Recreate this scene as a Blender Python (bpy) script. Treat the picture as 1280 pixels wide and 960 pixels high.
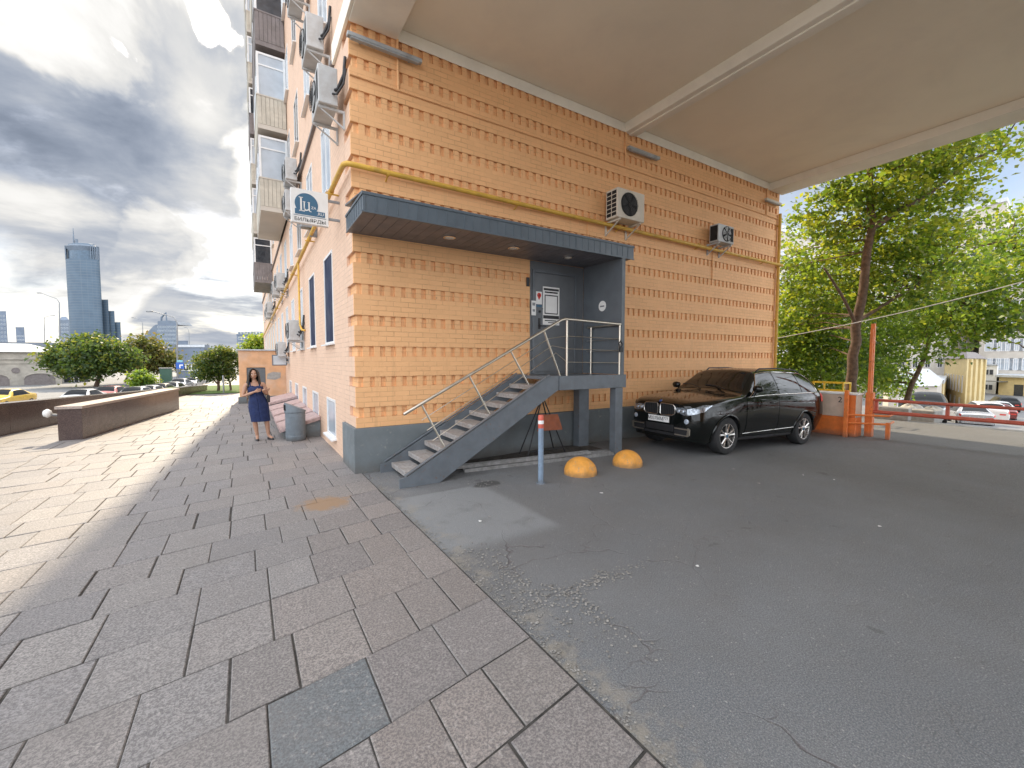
import bpy, bmesh, math, random
import numpy as np
from mathutils import Vector, Matrix, Euler

R = math.radians
PI = math.pi
rnd = random.Random(7)
for o in list(bpy.data.objects):
    bpy.data.objects.remove(o)
scene = bpy.context.scene
COL = scene.collection

# ------------------------------------------------------------ camera
SUN_AZ, SUN_EL = 4.3, 36.0          # degrees from +Y towards +X, elevation
cam_d = bpy.data.cameras.new('camera')
cam = bpy.data.objects.new('camera', cam_d)
COL.objects.link(cam)
cam.location = (-1.537, -7.349, 1.9)
cam.rotation_euler = Euler((R(90 - 3.2), 0, R(-32.0)), 'XYZ')
cam_d.sensor_width = 36.0
cam_d.lens = 36.0 * 532 / 1280
cam_d.clip_start = 0.05
cam_d.clip_end = 6000
scene.camera = cam

# ------------------------------------------------------------ view, world, sun
scene.view_settings.view_transform = 'Standard'
scene.view_settings.look = 'None'
scene.view_settings.gamma = 1.0
scene.view_settings.exposure = 1.2
scene.view_settings.use_curve_mapping = False
scene.cycles.max_bounces = 8
scene.cycles.diffuse_bounces = 5
scene.cycles.glossy_bounces = 4
scene.cycles.transparent_max_bounces = 12
scene.cycles.sample_clamp_indirect = 6.0
scene.cycles.use_denoising = True

sun_dir = Vector((math.sin(R(SUN_AZ)) * math.cos(R(SUN_EL)),
                  math.cos(R(SUN_AZ)) * math.cos(R(SUN_EL)), math.sin(R(SUN_EL))))
sun_d = bpy.data.lights.new('sun', 'SUN')
sun_d.energy = 2.7
sun_d.angle = R(0.55)
sun_d.color = (1.0, 0.84, 0.61)
sun = bpy.data.objects.new('sun', sun_d)
sun.rotation_euler = sun_dir.to_track_quat('Z', 'Y').to_euler()
sun.location = (0, 30, 60)
COL.objects.link(sun)


class NT:
    """tiny node-tree helper"""
    def __init__(self, tree):
        self.t = tree
        self.n = tree.nodes
        self.l = tree.links

    def add(self, typ, **kw):
        nd = self.n.new(typ)
        for k, v in kw.items():
            setattr(nd, k, v)
        return nd

    def put(self, sock, val):
        if isinstance(val, bpy.types.NodeSocket):
            self.l.new(val, sock)
        elif val is not None:
            try:
                sock.default_value = val
            except Exception:
                if isinstance(val, (int, float)):
                    sock.default_value = (val, val, val, 1)[:len(sock.default_value)]
                elif len(val) == 3:
                    sock.default_value = (*val, 1)

    def math(self, op, a, b=None, c=None, clamp=False):
        nd = self.add('ShaderNodeMath', operation=op, use_clamp=clamp)
        self.put(nd.inputs[0], a)
        self.put(nd.inputs[1], b)
        self.put(nd.inputs[2], c)
        return nd.outputs[0]

    def vmath(self, op, a, b=None, scale=None):
        nd = self.add('ShaderNodeVectorMath', operation=op)
        self.put(nd.inputs[0], a)
        self.put(nd.inputs[1], b)
        if scale is not None:
            self.put(nd.inputs['Scale'], scale)
        return nd.outputs['Value'] if op in ('DOT_PRODUCT', 'LENGTH') else nd.outputs[0]

    def noise(self, vec, scale, detail=4, rough=0.55, dist=0.0):
        nd = self.add('ShaderNodeTexNoise')
        self.put(nd.inputs['Vector'], vec)
        nd.inputs['Scale'].default_value = scale
        nd.inputs['Detail'].default_value = detail
        nd.inputs['Roughness'].default_value = rough
        nd.inputs['Distortion'].default_value = dist
        return nd.outputs['Fac']

    def ramp(self, fac, lo, hi, a=0.0, b=1.0, smooth=True):
        nd = self.add('ShaderNodeMapRange')
        nd.interpolation_type = 'SMOOTHSTEP' if smooth else 'LINEAR'
        self.put(nd.inputs['Value'], fac)
        nd.inputs['From Min'].default_value = lo
        nd.inputs['From Max'].default_value = hi
        nd.inputs['To Min'].default_value = a
        nd.inputs['To Max'].default_value = b
        return nd.outputs['Result']

    def mix(self, fac, a, b, mode='MIX'):
        nd = self.add('ShaderNodeMix', data_type='RGBA', blend_type=mode)
        self.put(nd.inputs['Factor'], fac)
        self.put(nd.inputs[6], a if not isinstance(a, tuple) else (*a[:3], 1))
        self.put(nd.inputs[7], b if not isinstance(b, tuple) else (*b[:3], 1))
        return nd.outputs[2]


def pix_dir(u, v):
    """direction of the place behind a point of the photograph (used for clouds in the sky only)"""
    P, A, F = R(3.2), R(32.0), 532
    fw = Vector((math.sin(A) * math.cos(P), math.cos(A) * math.cos(P), -math.sin(P)))
    rt = Vector((math.cos(A), -math.sin(A), 0))
    up = rt.cross(fw)
    return (fw * F + rt * (u - 640) + up * (480 - v)).normalized()


world = bpy.data.worlds.new('World')
scene.world = world
world.use_nodes = True
W = NT(world.node_tree)
W.n.clear()
sky = W.add('ShaderNodeTexSky')
sky.sky_type = 'NISHITA'
sky.sun_disc = False
sky.sun_elevation = R(SUN_EL)
sky.sun_rotation = R(SUN_AZ)
sky.air_density = 1.0
sky.dust_density = 1.5
sky.ozone_density = 1.3
tc = W.add('ShaderNodeTexCoord')
dirv = W.vmath('NORMALIZE', tc.outputs['Generated'])
sep = W.add('ShaderNodeSeparateXYZ')
W.put(sep.inputs[0], dirv)
zz = W.math('ADD', W.math('MAXIMUM', sep.outputs['Z'], 0.0), 0.16)
cmb = W.add('ShaderNodeCombineXYZ')
W.put(cmb.inputs[0], W.math('DIVIDE', sep.outputs['X'], zz))
W.put(cmb.inputs[1], W.math('DIVIDE', sep.outputs['Y'], zz))
cmb.inputs[2].default_value = 3.7
plan = cmb.outputs[0]
n_cover = W.noise(plan, 0.85, 10, 0.60, 0.25)
n_shade = W.noise(W.vmath('ADD', plan, (3.1, 1.7, 0.4)), 1.2, 8, 0.58, 0.3)
n_wisp = W.noise(W.vmath('ADD', dirv, (1.3, 4.7, 2.4)), 4.2, 7, 0.52, 0.3)


def lobe(u, v, inner, outer, jitter=0.10):
    """a cloud bank centred on one direction of the sky, with a ragged edge"""
    d = W.vmath('DOT_PRODUCT', dirv, tuple(pix_dir(u, v)))
    d = W.math('ADD', d, W.math('MULTIPLY', W.math('SUBTRACT', n_wisp, 0.5), jitter))
    return W.ramp(d, math.cos(R(outer)), math.cos(R(inner)))


dark = W.math('MAXIMUM', lobe(40, 150, 4, 17, .13), lobe(120, 225, 1, 11, .10))
dark = W.math('MAXIMUM', dark, lobe(165, 265, 0.5, 5, .05))
dark = W.math('MAXIMUM', dark, W.math('MULTIPLY', lobe(255, 345, 1, 8, .05), .55))
dark = W.math('MAXIMUM', dark, W.math('MULTIPLY', lobe(300, 90, 1, 7, .06), .6))
bright = W.math('MAXIMUM', lobe(165, 40, 0.5, 7, .10), lobe(235, 120, 0.5, 6, .10))
bright = W.math('MAXIMUM', bright, lobe(250, 270, 1, 7, .09))
bright = W.math('MAXIMUM', bright, W.math('MULTIPLY', lobe(30, 300, 1, 9, .12), .8))
bright = W.math('MAXIMUM', bright, lobe(1275, 235, 2, 9))
blue = W.math('MAXIMUM', lobe(1235, 195, 3, 8, .05), W.math('MULTIPLY', lobe(230, 60, .3, 3, .06), .6))
cover = W.ramp(n_cover, 0.36, 0.54, .55, 1.0)
cover = W.math('MAXIMUM', cover, W.math('MAXIMUM', dark, bright))
cover = W.math('MULTIPLY', cover, W.math('SUBTRACT', 1.0, W.math('MULTIPLY', blue, .85)))
glow = W.math('POWER', W.math('MAXIMUM', W.vmath('DOT_PRODUCT', dirv, tuple(sun_dir)), 0.0), 22.0)
# extra cloud brightness added overhead and out of view, to light the shade
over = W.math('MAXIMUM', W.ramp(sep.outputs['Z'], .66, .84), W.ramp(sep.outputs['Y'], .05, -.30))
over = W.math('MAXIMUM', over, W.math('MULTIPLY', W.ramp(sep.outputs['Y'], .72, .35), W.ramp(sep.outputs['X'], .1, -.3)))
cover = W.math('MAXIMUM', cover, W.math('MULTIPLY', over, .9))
vis = W.math('ADD', W.ramp(n_shade, .34, .64, 2.0, 3.1), W.math('MULTIPLY', glow, 1.3))
vis = W.math('ADD', vis, W.math('MULTIPLY', bright, W.ramp(n_wisp, .36, .58, .4, 2.6)))
vis = W.math('MULTIPLY', vis, W.math('SUBTRACT', 1.0, W.math('MULTIPLY', dark, W.ramp(n_shade, .34, .64, .50, .26))))
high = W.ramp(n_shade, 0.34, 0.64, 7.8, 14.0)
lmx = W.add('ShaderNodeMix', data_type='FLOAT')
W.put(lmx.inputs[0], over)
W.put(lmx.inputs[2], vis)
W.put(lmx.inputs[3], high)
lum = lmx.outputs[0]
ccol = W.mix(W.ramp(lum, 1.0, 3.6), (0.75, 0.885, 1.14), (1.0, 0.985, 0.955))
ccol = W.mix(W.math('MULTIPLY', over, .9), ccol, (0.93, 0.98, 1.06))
ccol = W.vmath('SCALE', ccol, scale=lum)
bg1 = W.add('ShaderNodeBackground')
W.put(bg1.inputs['Color'], sky.outputs[0])
bg1.inputs['Strength'].default_value = 0.10
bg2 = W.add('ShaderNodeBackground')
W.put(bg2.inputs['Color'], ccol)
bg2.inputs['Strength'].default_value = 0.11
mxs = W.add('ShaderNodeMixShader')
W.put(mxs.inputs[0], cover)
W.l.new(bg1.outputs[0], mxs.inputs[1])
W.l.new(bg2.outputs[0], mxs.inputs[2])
wo = W.add('ShaderNodeOutputWorld')
W.l.new(mxs.outputs[0], wo.inputs[0])

# ------------------------------------------------------------ materials
MATS = {}


def mat(name, base, rough=0.6, metal=0.0, var=0.10, scale=6.0, bump=0.0, bscale=40.0,
        dirt=None, dscale=0.7, damt=0.4, spec=0.5, coat=0.0, emit=0.0, detail=5):
    if name in MATS:
        return MATS[name]
    m = bpy.data.materials.new(name)
    m.use_nodes = True
    T = NT(m.node_tree)
    p = T.n['Principled BSDF']
    p.inputs['Roughness'].default_value = rough
    p.inputs['Metallic'].default_value = metal
    p.inputs['Specular IOR Level'].default_value = spec
    p.inputs['Coat Weight'].default_value = coat
    p.inputs['Coat Roughness'].default_value = 0.04
    tcn = T.add('ShaderNodeTexCoord')
    v = tcn.outputs['Object']
    lo = tuple(max(0, c * (1 - var)) for c in base)
    hi = tuple(min(1, c * (1 + var)) for c in base)
    c = T.mix(T.ramp(T.noise(v, scale, detail), 0.3, 0.7), lo, hi)
    if dirt:
        c = T.mix(T.math('MULTIPLY', T.ramp(T.noise(v, dscale, 8, 0.65, .6), 0.45, 0.72), damt), c, dirt)
    T.put(p.inputs['Base Color'], c)
    if emit:
        T.put(p.inputs['Emission Color'], c)
        p.inputs['Emission Strength'].default_value = emit
    if bump:
        b = T.add('ShaderNodeBump')
        b.inputs['Strength'].default_value = bump
        b.inputs['Distance'].default_value = 0.01
        T.put(b.inputs['Height'], T.noise(v, bscale, 5, .6))
        T.l.new(b.outputs[0], p.inputs['Normal'])
    rn = T.ramp(T.noise(v, scale * 1.7, 4), 0.3, 0.7, max(0.02, rough - .08), min(1, rough + .08))
    T.put(p.inputs['Roughness'], rn)
    MATS[name] = m
    return m


def wear(name, col, thr, amt, scale, low=None, lowcol=(.10, .09, .08)):
    """chipped or rusty spots on a painted surface, and splashed dirt near its foot"""
    m = MATS[name]
    T = NT(m.node_tree)
    p = T.n['Principled BSDF']
    src = p.inputs['Base Color'].links[0].from_socket
    tcn = T.add('ShaderNodeTexCoord')
    v = tcn.outputs['Object']
    f = T.math('MULTIPLY', T.ramp(T.noise(v, scale, 6, .7), thr, thr + .05), T.ramp(T.noise(v, scale * .17, 3), .42, .58))
    c = T.mix(T.math('MULTIPLY', f, amt), src, col)
    if low:
        sp = T.add('ShaderNodeSeparateXYZ')
        T.put(sp.inputs[0], v)
        zz_ = T.math('ADD', sp.outputs[2], T.math('MULTIPLY', T.math('SUBTRACT', T.noise(v, 7, 5, .7), .5), low * 1.6))
        c = T.mix(T.ramp(zz_, low, 0.0, 0, .6), c, lowcol)
    T.put(p.inputs['Base Color'], c)


def brick_mat(name, base, mortar, z0, rowh=0.0858, bw=0.26, ms=0.006, bump=0.5, dirt=(.25, .15, .10)):
    m = bpy.data.materials.new(name)
    m.use_nodes = True
    T = NT(m.node_tree)
    p = T.n['Principled BSDF']
    tcn = T.add('ShaderNodeTexCoord')
    v = tcn.outputs['Object']
    sp = T.add('ShaderNodeSeparateXYZ')
    T.put(sp.inputs[0], v)
    cb = T.add('ShaderNodeCombineXYZ')
    T.put(cb.inputs[0], T.math('ADD', sp.outputs[0], sp.outputs[1]))
    T.put(cb.inputs[1], T.math('SUBTRACT', sp.outputs[2], z0 - 40 * rowh))
    wob = T.vmath('SCALE', T.vmath('SUBTRACT', T.add_noise3(v, 3.5), (.5, .5, .5)), scale=0.012)
    bt = T.add('ShaderNodeTexBrick')
    T.put(bt.inputs['Vector'], T.vmath('ADD', cb.outputs[0], wob))
    bt.inputs['Scale'].default_value = 1.0
    bt.inputs['Brick Width'].default_value = bw
    bt.inputs['Row Height'].default_value = rowh
    bt.inputs['Mortar Size'].default_value = ms
    bt.inputs['Mortar Smooth'].default_value = 0.35
    bt.inputs['Bias'].default_value = 0.0
    bt.inputs['Color1'].default_value = (*[c * 0.96 for c in base], 1)
    bt.inputs['Color2'].default_value = (*[min(1, c * 1.03) for c in base], 1)
    # paint has filled the joints in places
    fill = T.ramp(T.noise(v, 2.3, 6, .6), 0.38, 0.62, 0.25, 1.0)
    mort = T.mix(fill, base, mortar)
    T.put(bt.inputs['Mortar'], mort)
    c = bt.outputs['Color']
    c = T.mix(T.ramp(T.noise(v, 0.55, 6, .6), .3, .7, 0.0, .16), c, tuple(min(1, x * 1.18) for x in base))
    c = T.mix(T.ramp(T.noise(v, 5.0, 8, .7), .60, .80, 0, .30), c, dirt)
    stv = T.vmath('MULTIPLY', v, (3.2, 3.2, .22))
    c = T.mix(T.ramp(T.noise(stv, 1.6, 7, .65), .56, .78, 0, .34), c, tuple(x * .55 for x in base))
    # small chips where the paint has come off
    c = T.mix(T.ramp(T.noise(v, 17.0, 4, .5), .735, .76, 0, .8), c, (.13, .07, .045))
    T.put(p.inputs['Base Color'], c)
    p.inputs['Roughness'].default_value = 0.62
    b = T.add('ShaderNodeBump')
    b.inputs['Strength'].default_value = bump
    b.inputs['Distance'].default_value = 0.012
    hgt = T.math('ADD', T.math('MULTIPLY', T.math('SUBTRACT', 1.0, bt.outputs['Fac']), T.math('MULTIPLY', fill, 1.0)),
                 T.math('MULTIPLY', T.noise(v, 38.0, 5, .65), .55))
    T.put(b.inputs['Height'], hgt)
    T.l.new(b.outputs[0], p.inputs['Normal'])
    MATS[name] = m
    return m


def _n3(self, vec, scale):
    nd = self.add('ShaderNodeTexNoise')
    self.put(nd.inputs['Vector'], vec)
    nd.inputs['Scale'].default_value = scale
    nd.inputs['Detail'].default_value = 3
    return nd.outputs['Color']


NT.add_noise3 = _n3

M_BRICK = brick_mat('painted_brick', (0.81, 0.45, 0.21), (0.58, 0.31, 0.14), 1.105)
M_BRICK_F = brick_mat('facade_brick', (0.72, 0.50, 0.36), (0.50, 0.34, 0.24), 1.105)
M_ANNEX = mat('annex_plaster', (0.66, 0.38, 0.21), .85, var=.10, scale=3, bump=.25, dirt=(.60, .52, .46), dscale=.9, damt=.45)
M_PLINTH = mat('plinth_paint', (0.155, 0.178, 0.188), .7, var=.10, scale=2.5, bump=.25, bscale=14, dirt=(.12, .12, .12), damt=.35)
M_CEIL = mat('ceiling_paint', (0.88, 0.80, 0.65), .8, var=.03, scale=.6, dirt=(.62, .56, .49), dscale=.35, damt=.28, bump=.06, bscale=9)
M_CEILB = mat('beam_paint', (0.86, 0.81, 0.70), .75, var=.04, scale=1.5, dirt=(.6, .56, .5), damt=.35)
M_GREY = mat('grey_metal', (0.110, 0.125, 0.140), .42, var=.08, scale=3, dirt=(.09, .09, .10), damt=.3, spec=.5)
M_FASCIA = mat('fascia_metal', (0.090, 0.112, 0.132), .38, var=.07, scale=5, spec=.5)
M_SOFFIT = mat('soffit_board', (0.125, 0.125, 0.14), .45, var=.12, scale=2)
M_DOOR = mat('door_metal', (0.120, 0.130, 0.140), .5, var=.06, scale=4, dirt=(.10, .10, .11), damt=.3)
M_STEEL = mat('brushed_steel', (0.66, 0.60, 0.51), .36, 1.0, var=.02, scale=4)
M_DARK = mat('dark_gap', (0.012, 0.012, 0.013), .8, var=.1)
M_YELLOW = mat('gas_pipe_yellow', (0.62, 0.37, 0.055), .5, var=.12, scale=5, dirt=(.30, .18, .06), dscale=3, damt=.4)
M_ORANGE = mat('orange_paint', (0.74, 0.185, 0.035), .5, var=.12, scale=5, dirt=(.30, .12, .05), dscale=2, damt=.4)
M_DOME = mat('dome_paint', (0.74, 0.33, 0.055), .7, var=.14, scale=7, bump=.4, bscale=55, dirt=(.46, .26, .12), dscale=4, damt=.6)
M_REDBOOM = mat('boom_red', (0.50, 0.095, 0.05), .5, var=.15, scale=4, dirt=(.25, .08, .05), dscale=3, damt=.4)
M_WHITE = mat('white_paint', (0.80, 0.80, 0.78), .5, var=.05, scale=4)
M_ACW = mat('ac_casing', (0.62, 0.56, 0.47), .5, var=.06, scale=4, dirt=(.4, .33, .25), damt=.35)
M_ACG = mat('ac_casing_weathered', (0.48, 0.49, 0.49), .5, var=.08, scale=4, dirt=(.30, .26, .22), dscale=2, damt=.5)
M_BLACK = mat('black_plastic', (0.018, 0.018, 0.02), .5, var=.2)
M_TREAD = mat('stone_tread', (0.33, 0.31, 0.295), .75, var=.20, scale=22, bump=.3, bscale=60, dirt=(.20, .15, .12), dscale=2.5, damt=.6)
M_STAIR = mat('stair_steel_paint', (0.125, 0.142, 0.160), .45, var=.10, scale=6, dirt=(.10, .10, .10), dscale=2.5, damt=.35)
M_GRAN = mat('granite_dark', (0.085, 0.060, 0.055), .22, var=.35, scale=45, spec=.6, dirt=(.16, .12, .10), dscale=1.2, damt=.5)
M_GRANTOP = mat('granite_cap', (0.36, 0.30, 0.26), .6, var=.2, scale=35)
M_PINK = mat('pink_stone', (0.46, 0.33, 0.31), .6, var=.22, scale=14, dirt=(.32, .20, .18), dscale=4, damt=.5, bump=.1)
M_CONC = mat('concrete', (0.34, 0.33, 0.31), .85, var=.15, scale=9, bump=.3, bscale=35, dirt=(.18, .17, .16), damt=.5)
M_CONCW = mat('block_whitewash', (0.60, 0.47, 0.37), .8, var=.08, scale=5, bump=.2, dirt=(.42, .30, .22), damt=.4)
M_TYRE = mat('tyre_rubber', (0.022, 0.022, 0.023), .75, var=.2, bump=.2)
M_RIM = mat('alloy_rim', (0.66, 0.63, 0.60), .26, .9, var=.05)
M_CARBLACK = mat('car_black_paint', (0.004, 0.005, 0.0045), .10, 0.0, var=.1, coat=0.0, spec=.5)
M_TRIM = mat('chrome_trim', (0.72, 0.70, 0.67), .15, 1.0, var=.03)
M_SKIN = mat('skin', (0.42, 0.235, 0.155), .55, var=.08, scale=18)
M_HAIR = mat('hair_dark', (0.022, 0.015, 0.012), .45, var=.3, scale=60)
M_DRESS = mat('navy_fabric', (0.010, 0.022, 0.085), .8, var=.15, scale=14, bump=.2, bscale=30)
M_BAG = mat('dark_leather', (0.02, 0.017, 0.02), .45, var=.2)
M_BARK = mat('bark', (0.115, 0.075, 0.05), .9, var=.35, scale=9, bump=.9, bscale=14)
M_BLUEBLIND = mat('blue_film', (0.010, 0.020, 0.058), .5, var=.1, scale=1.2, spec=.12)
M_LOGO = mat('logo_navy', (0.035, 0.115, 0.20), .5, var=.04)
M_SIGNW = mat('sign_board', (0.70, 0.70, 0.68), .5, var=.04, dirt=(.55, .55, .53), damt=.3)
M_PAPER = mat('paper_white', (0.78, 0.77, 0.75), .7, var=.03)
M_RED = mat('red_print', (0.62, 0.05, 0.035), .5, var=.05)
M_WOODB = mat('plank_grey', (0.25, 0.245, 0.24), .8, var=.2, scale=12, dirt=(.12, .11, .10), dscale=3, damt=.5)
M_BIN = mat('bin_metal', (0.155, 0.185, 0.21), .5, var=.1, scale=8, dirt=(.22, .22, .22), dscale=2, damt=.4)
M_BALC = mat('balcony_panel', (0.50, 0.465, 0.39), .7, var=.09, scale=4, dirt=(.30, .27, .22), dscale=2, damt=.5)
M_BALCD = mat('balcony_panel_old', (0.20, 0.175, 0.17), .7, var=.12, scale=4, dirt=(.12, .10, .09), dscale=2, damt=.5)
M_FRAME = mat('window_frame_white', (0.72, 0.72, 0.71), .45, var=.04)
M_CURT = mat('window_blind', (0.43, 0.48, 0.53), .18, var=.12, scale=1.5, spec=.6)
M_ROOF = mat('zinc_roof', (0.50, 0.53, 0.56), .45, .3, var=.1, scale=3)
M_YWALL = mat('yellow_plaster', (0.62, 0.50, 0.255), .85, var=.06, scale=2, dirt=(.45, .36, .22), dscale=.6, damt=.4)
M_GWALL = mat('pale_plaster', (0.52, 0.48, 0.42), .85, var=.06, scale=1, dirt=(.40, .36, .31), dscale=.3, damt=.4)
M_OLDW = mat('old_stone', (0.40, 0.37, 0.32), .9, var=.12, scale=1.5, bump=.3, bscale=6, dirt=(.22, .20, .18), dscale=.5, damt=.6)
M_DARKWIN = mat('window_dark', (0.035, 0.04, 0.048), .12, var=.2, spec=.7)
M_TOWER = mat('tower_glass', (0.075, 0.12, 0.17), .45, .0, var=.14, scale=.35)
M_TOWERC = mat('tower_cladding', (0.13, 0.165, 0.21), .5, var=.10, scale=.2)
M_FAR = mat('far_facade', (0.15, 0.185, 0.24), .8, var=.12, scale=.2)
M_BRIDGE = mat('bridge_concrete', (0.16, 0.18, 0.21), .8, var=.12, scale=.4)
M_POLE = mat('lamp_post_grey', (0.24, 0.25, 0.26), .5, .5, var=.1)
M_SIGNBLUE = mat('sign_blue', (0.02, 0.10, 0.42), .4, var=.03)
M_GREEN = mat('green_box_paint', (0.04, 0.10, 0.075), .6, var=.1)
M_GRASS = mat('lawn', (0.085, 0.15, 0.028), .95, var=.35, scale=9, bump=.6, bscale=60)
M_LAMPG = mat('tube_lamp_grey', (0.36, 0.37, 0.37), .5, var=.1, scale=6, dirt=(.22, .2, .18), dscale=4, damt=.5)
M_LEDLENS = mat('lamp_lens', (0.70, 0.68, 0.62), .3, var=.05)
M_BLUEPOLE = mat('bollard_blue_grey', (0.20, 0.27, 0.36), .5, var=.1, scale=12, dirt=(.16, .16, .17), dscale=5, damt=.4)
M_BRED = mat('bollard_red', (0.58, 0.11, 0.07), .5, var=.1, scale=14)
M_CABLE = mat('cable_white', (0.6, 0.58, 0.55), .6)
M_YRAIL = mat('yellow_rail', (0.70, 0.47, 0.03), .5, var=.1)
M_DIRT = mat('dark_soil', (0.06, 0.052, 0.045), .95, var=.35, scale=12, bump=.6, bscale=30)
M_SACK = mat('sack_fabric', (0.50, 0.49, 0.46), .8, var=.18, scale=8, bump=.4, bscale=18)


wear('stair_steel_paint', (.16, .075, .035), .60, .8, 16)
wear('grey_metal', (.20, .19, .18), .64, .5, 20)
wear('dome_paint', (.30, .25, .20), .55, .85, 26, .10, (.16, .12, .08))
wear('orange_paint', (.20, .09, .05), .60, .8, 18, .18)
wear('bollard_blue_grey', (.16, .10, .07), .60, .8, 40, .10)
wear('plinth_paint', (.30, .29, .27), .60, .6, 12, .22, (.12, .105, .09))
wear('bin_metal', (.30, .28, .25), .60, .6, 30, .12)
wear('boom_red', (.55, .45, .40), .62, .7, 20)
wear('car_black_paint', (.03, .028, .024), .50, .5, 8, .0) if False else None


def glass_mat(name, col=(0.02, 0.025, 0.03), rough=0.04):
    return mat(name, col, rough, var=.05, spec=.8, coat=.5)


M_CARGLASS = mat('car_glass', (0.010, 0.012, 0.012), .03, var=.05, spec=.5)


def screen_glass():
    m = bpy.data.materials.new('windscreen_glass')
    m.use_nodes = True
    T = NT(m.node_tree)
    p = T.n['Principled BSDF']
    out = T.n['Material Output']
    p.inputs['Base Color'].default_value = (.010, .011, .010, 1)
    p.inputs['Roughness'].default_value = .03
    p.inputs['Specular IOR Level'].default_value = .8
    tr = T.add('ShaderNodeBsdfTransparent')
    tr.inputs[0].default_value = (.55, .58, .54, 1)
    mx = T.add('ShaderNodeMixShader')
    mx.inputs[0].default_value = .5
    T.l.new(tr.outputs[0], mx.inputs[1])
    T.l.new(p.outputs[0], mx.inputs[2])
    T.l.new(mx.outputs[0], out.inputs[0])
    return m


M_SCREEN = screen_glass()


def leaf_mat(name, col, trans):
    m = bpy.data.materials.new(name)
    m.use_nodes = True
    T = NT(m.node_tree)
    out = T.n['Material Output']
    p = T.n['Principled BSDF']
    p.inputs['Roughness'].default_value = .5
    tcn = T.add('ShaderNodeTexCoord')
    f = T.ramp(T.noise(tcn.outputs['Object'], 1.3, 5), .3, .7)
    T.put(p.inputs['Base Color'], T.mix(f, tuple(c * .72 for c in col), tuple(c * 1.25 for c in col)))
    t = T.add('ShaderNodeBsdfTranslucent')
    T.put(t.inputs[0], T.mix(f, tuple(c * .8 for c in trans), trans))
    mx = T.add('ShaderNodeMixShader')
    mx.inputs[0].default_value = .45
    T.l.new(p.outputs[0], mx.inputs[1])
    T.l.new(t.outputs[0], mx.inputs[2])
    T.l.new(mx.outputs[0], out.inputs[0])
    return m


LEAF = [leaf_mat('leaf_mid_green', (.080, .150, .022), (.44, .60, .05)),
        leaf_mat('leaf_dark_green', (.048, .100, .020), (.25, .40, .04)),
        leaf_mat('leaf_yellow_green', (.14, .185, .022), (.72, .76, .06))]
LEAF_S = [leaf_mat('street_leaf_mid', (.060, .105, .024), (.20, .29, .035)), leaf_mat('street_leaf_dark', (.034, .066, .022), (.09, .15, .03)),
          leaf_mat('street_leaf_yellow', (.12, .14, .024), (.42, .42, .05))]
LEAF_Y = [leaf_mat('leaf_olive', (.10, .105, .025), (.30, .29, .05)),
          leaf_mat('leaf_dull_green', (.06, .08, .022), (.16, .2, .035)),
          leaf_mat('leaf_tan', (.17, .12, .04), (.36, .27, .07))]


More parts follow.
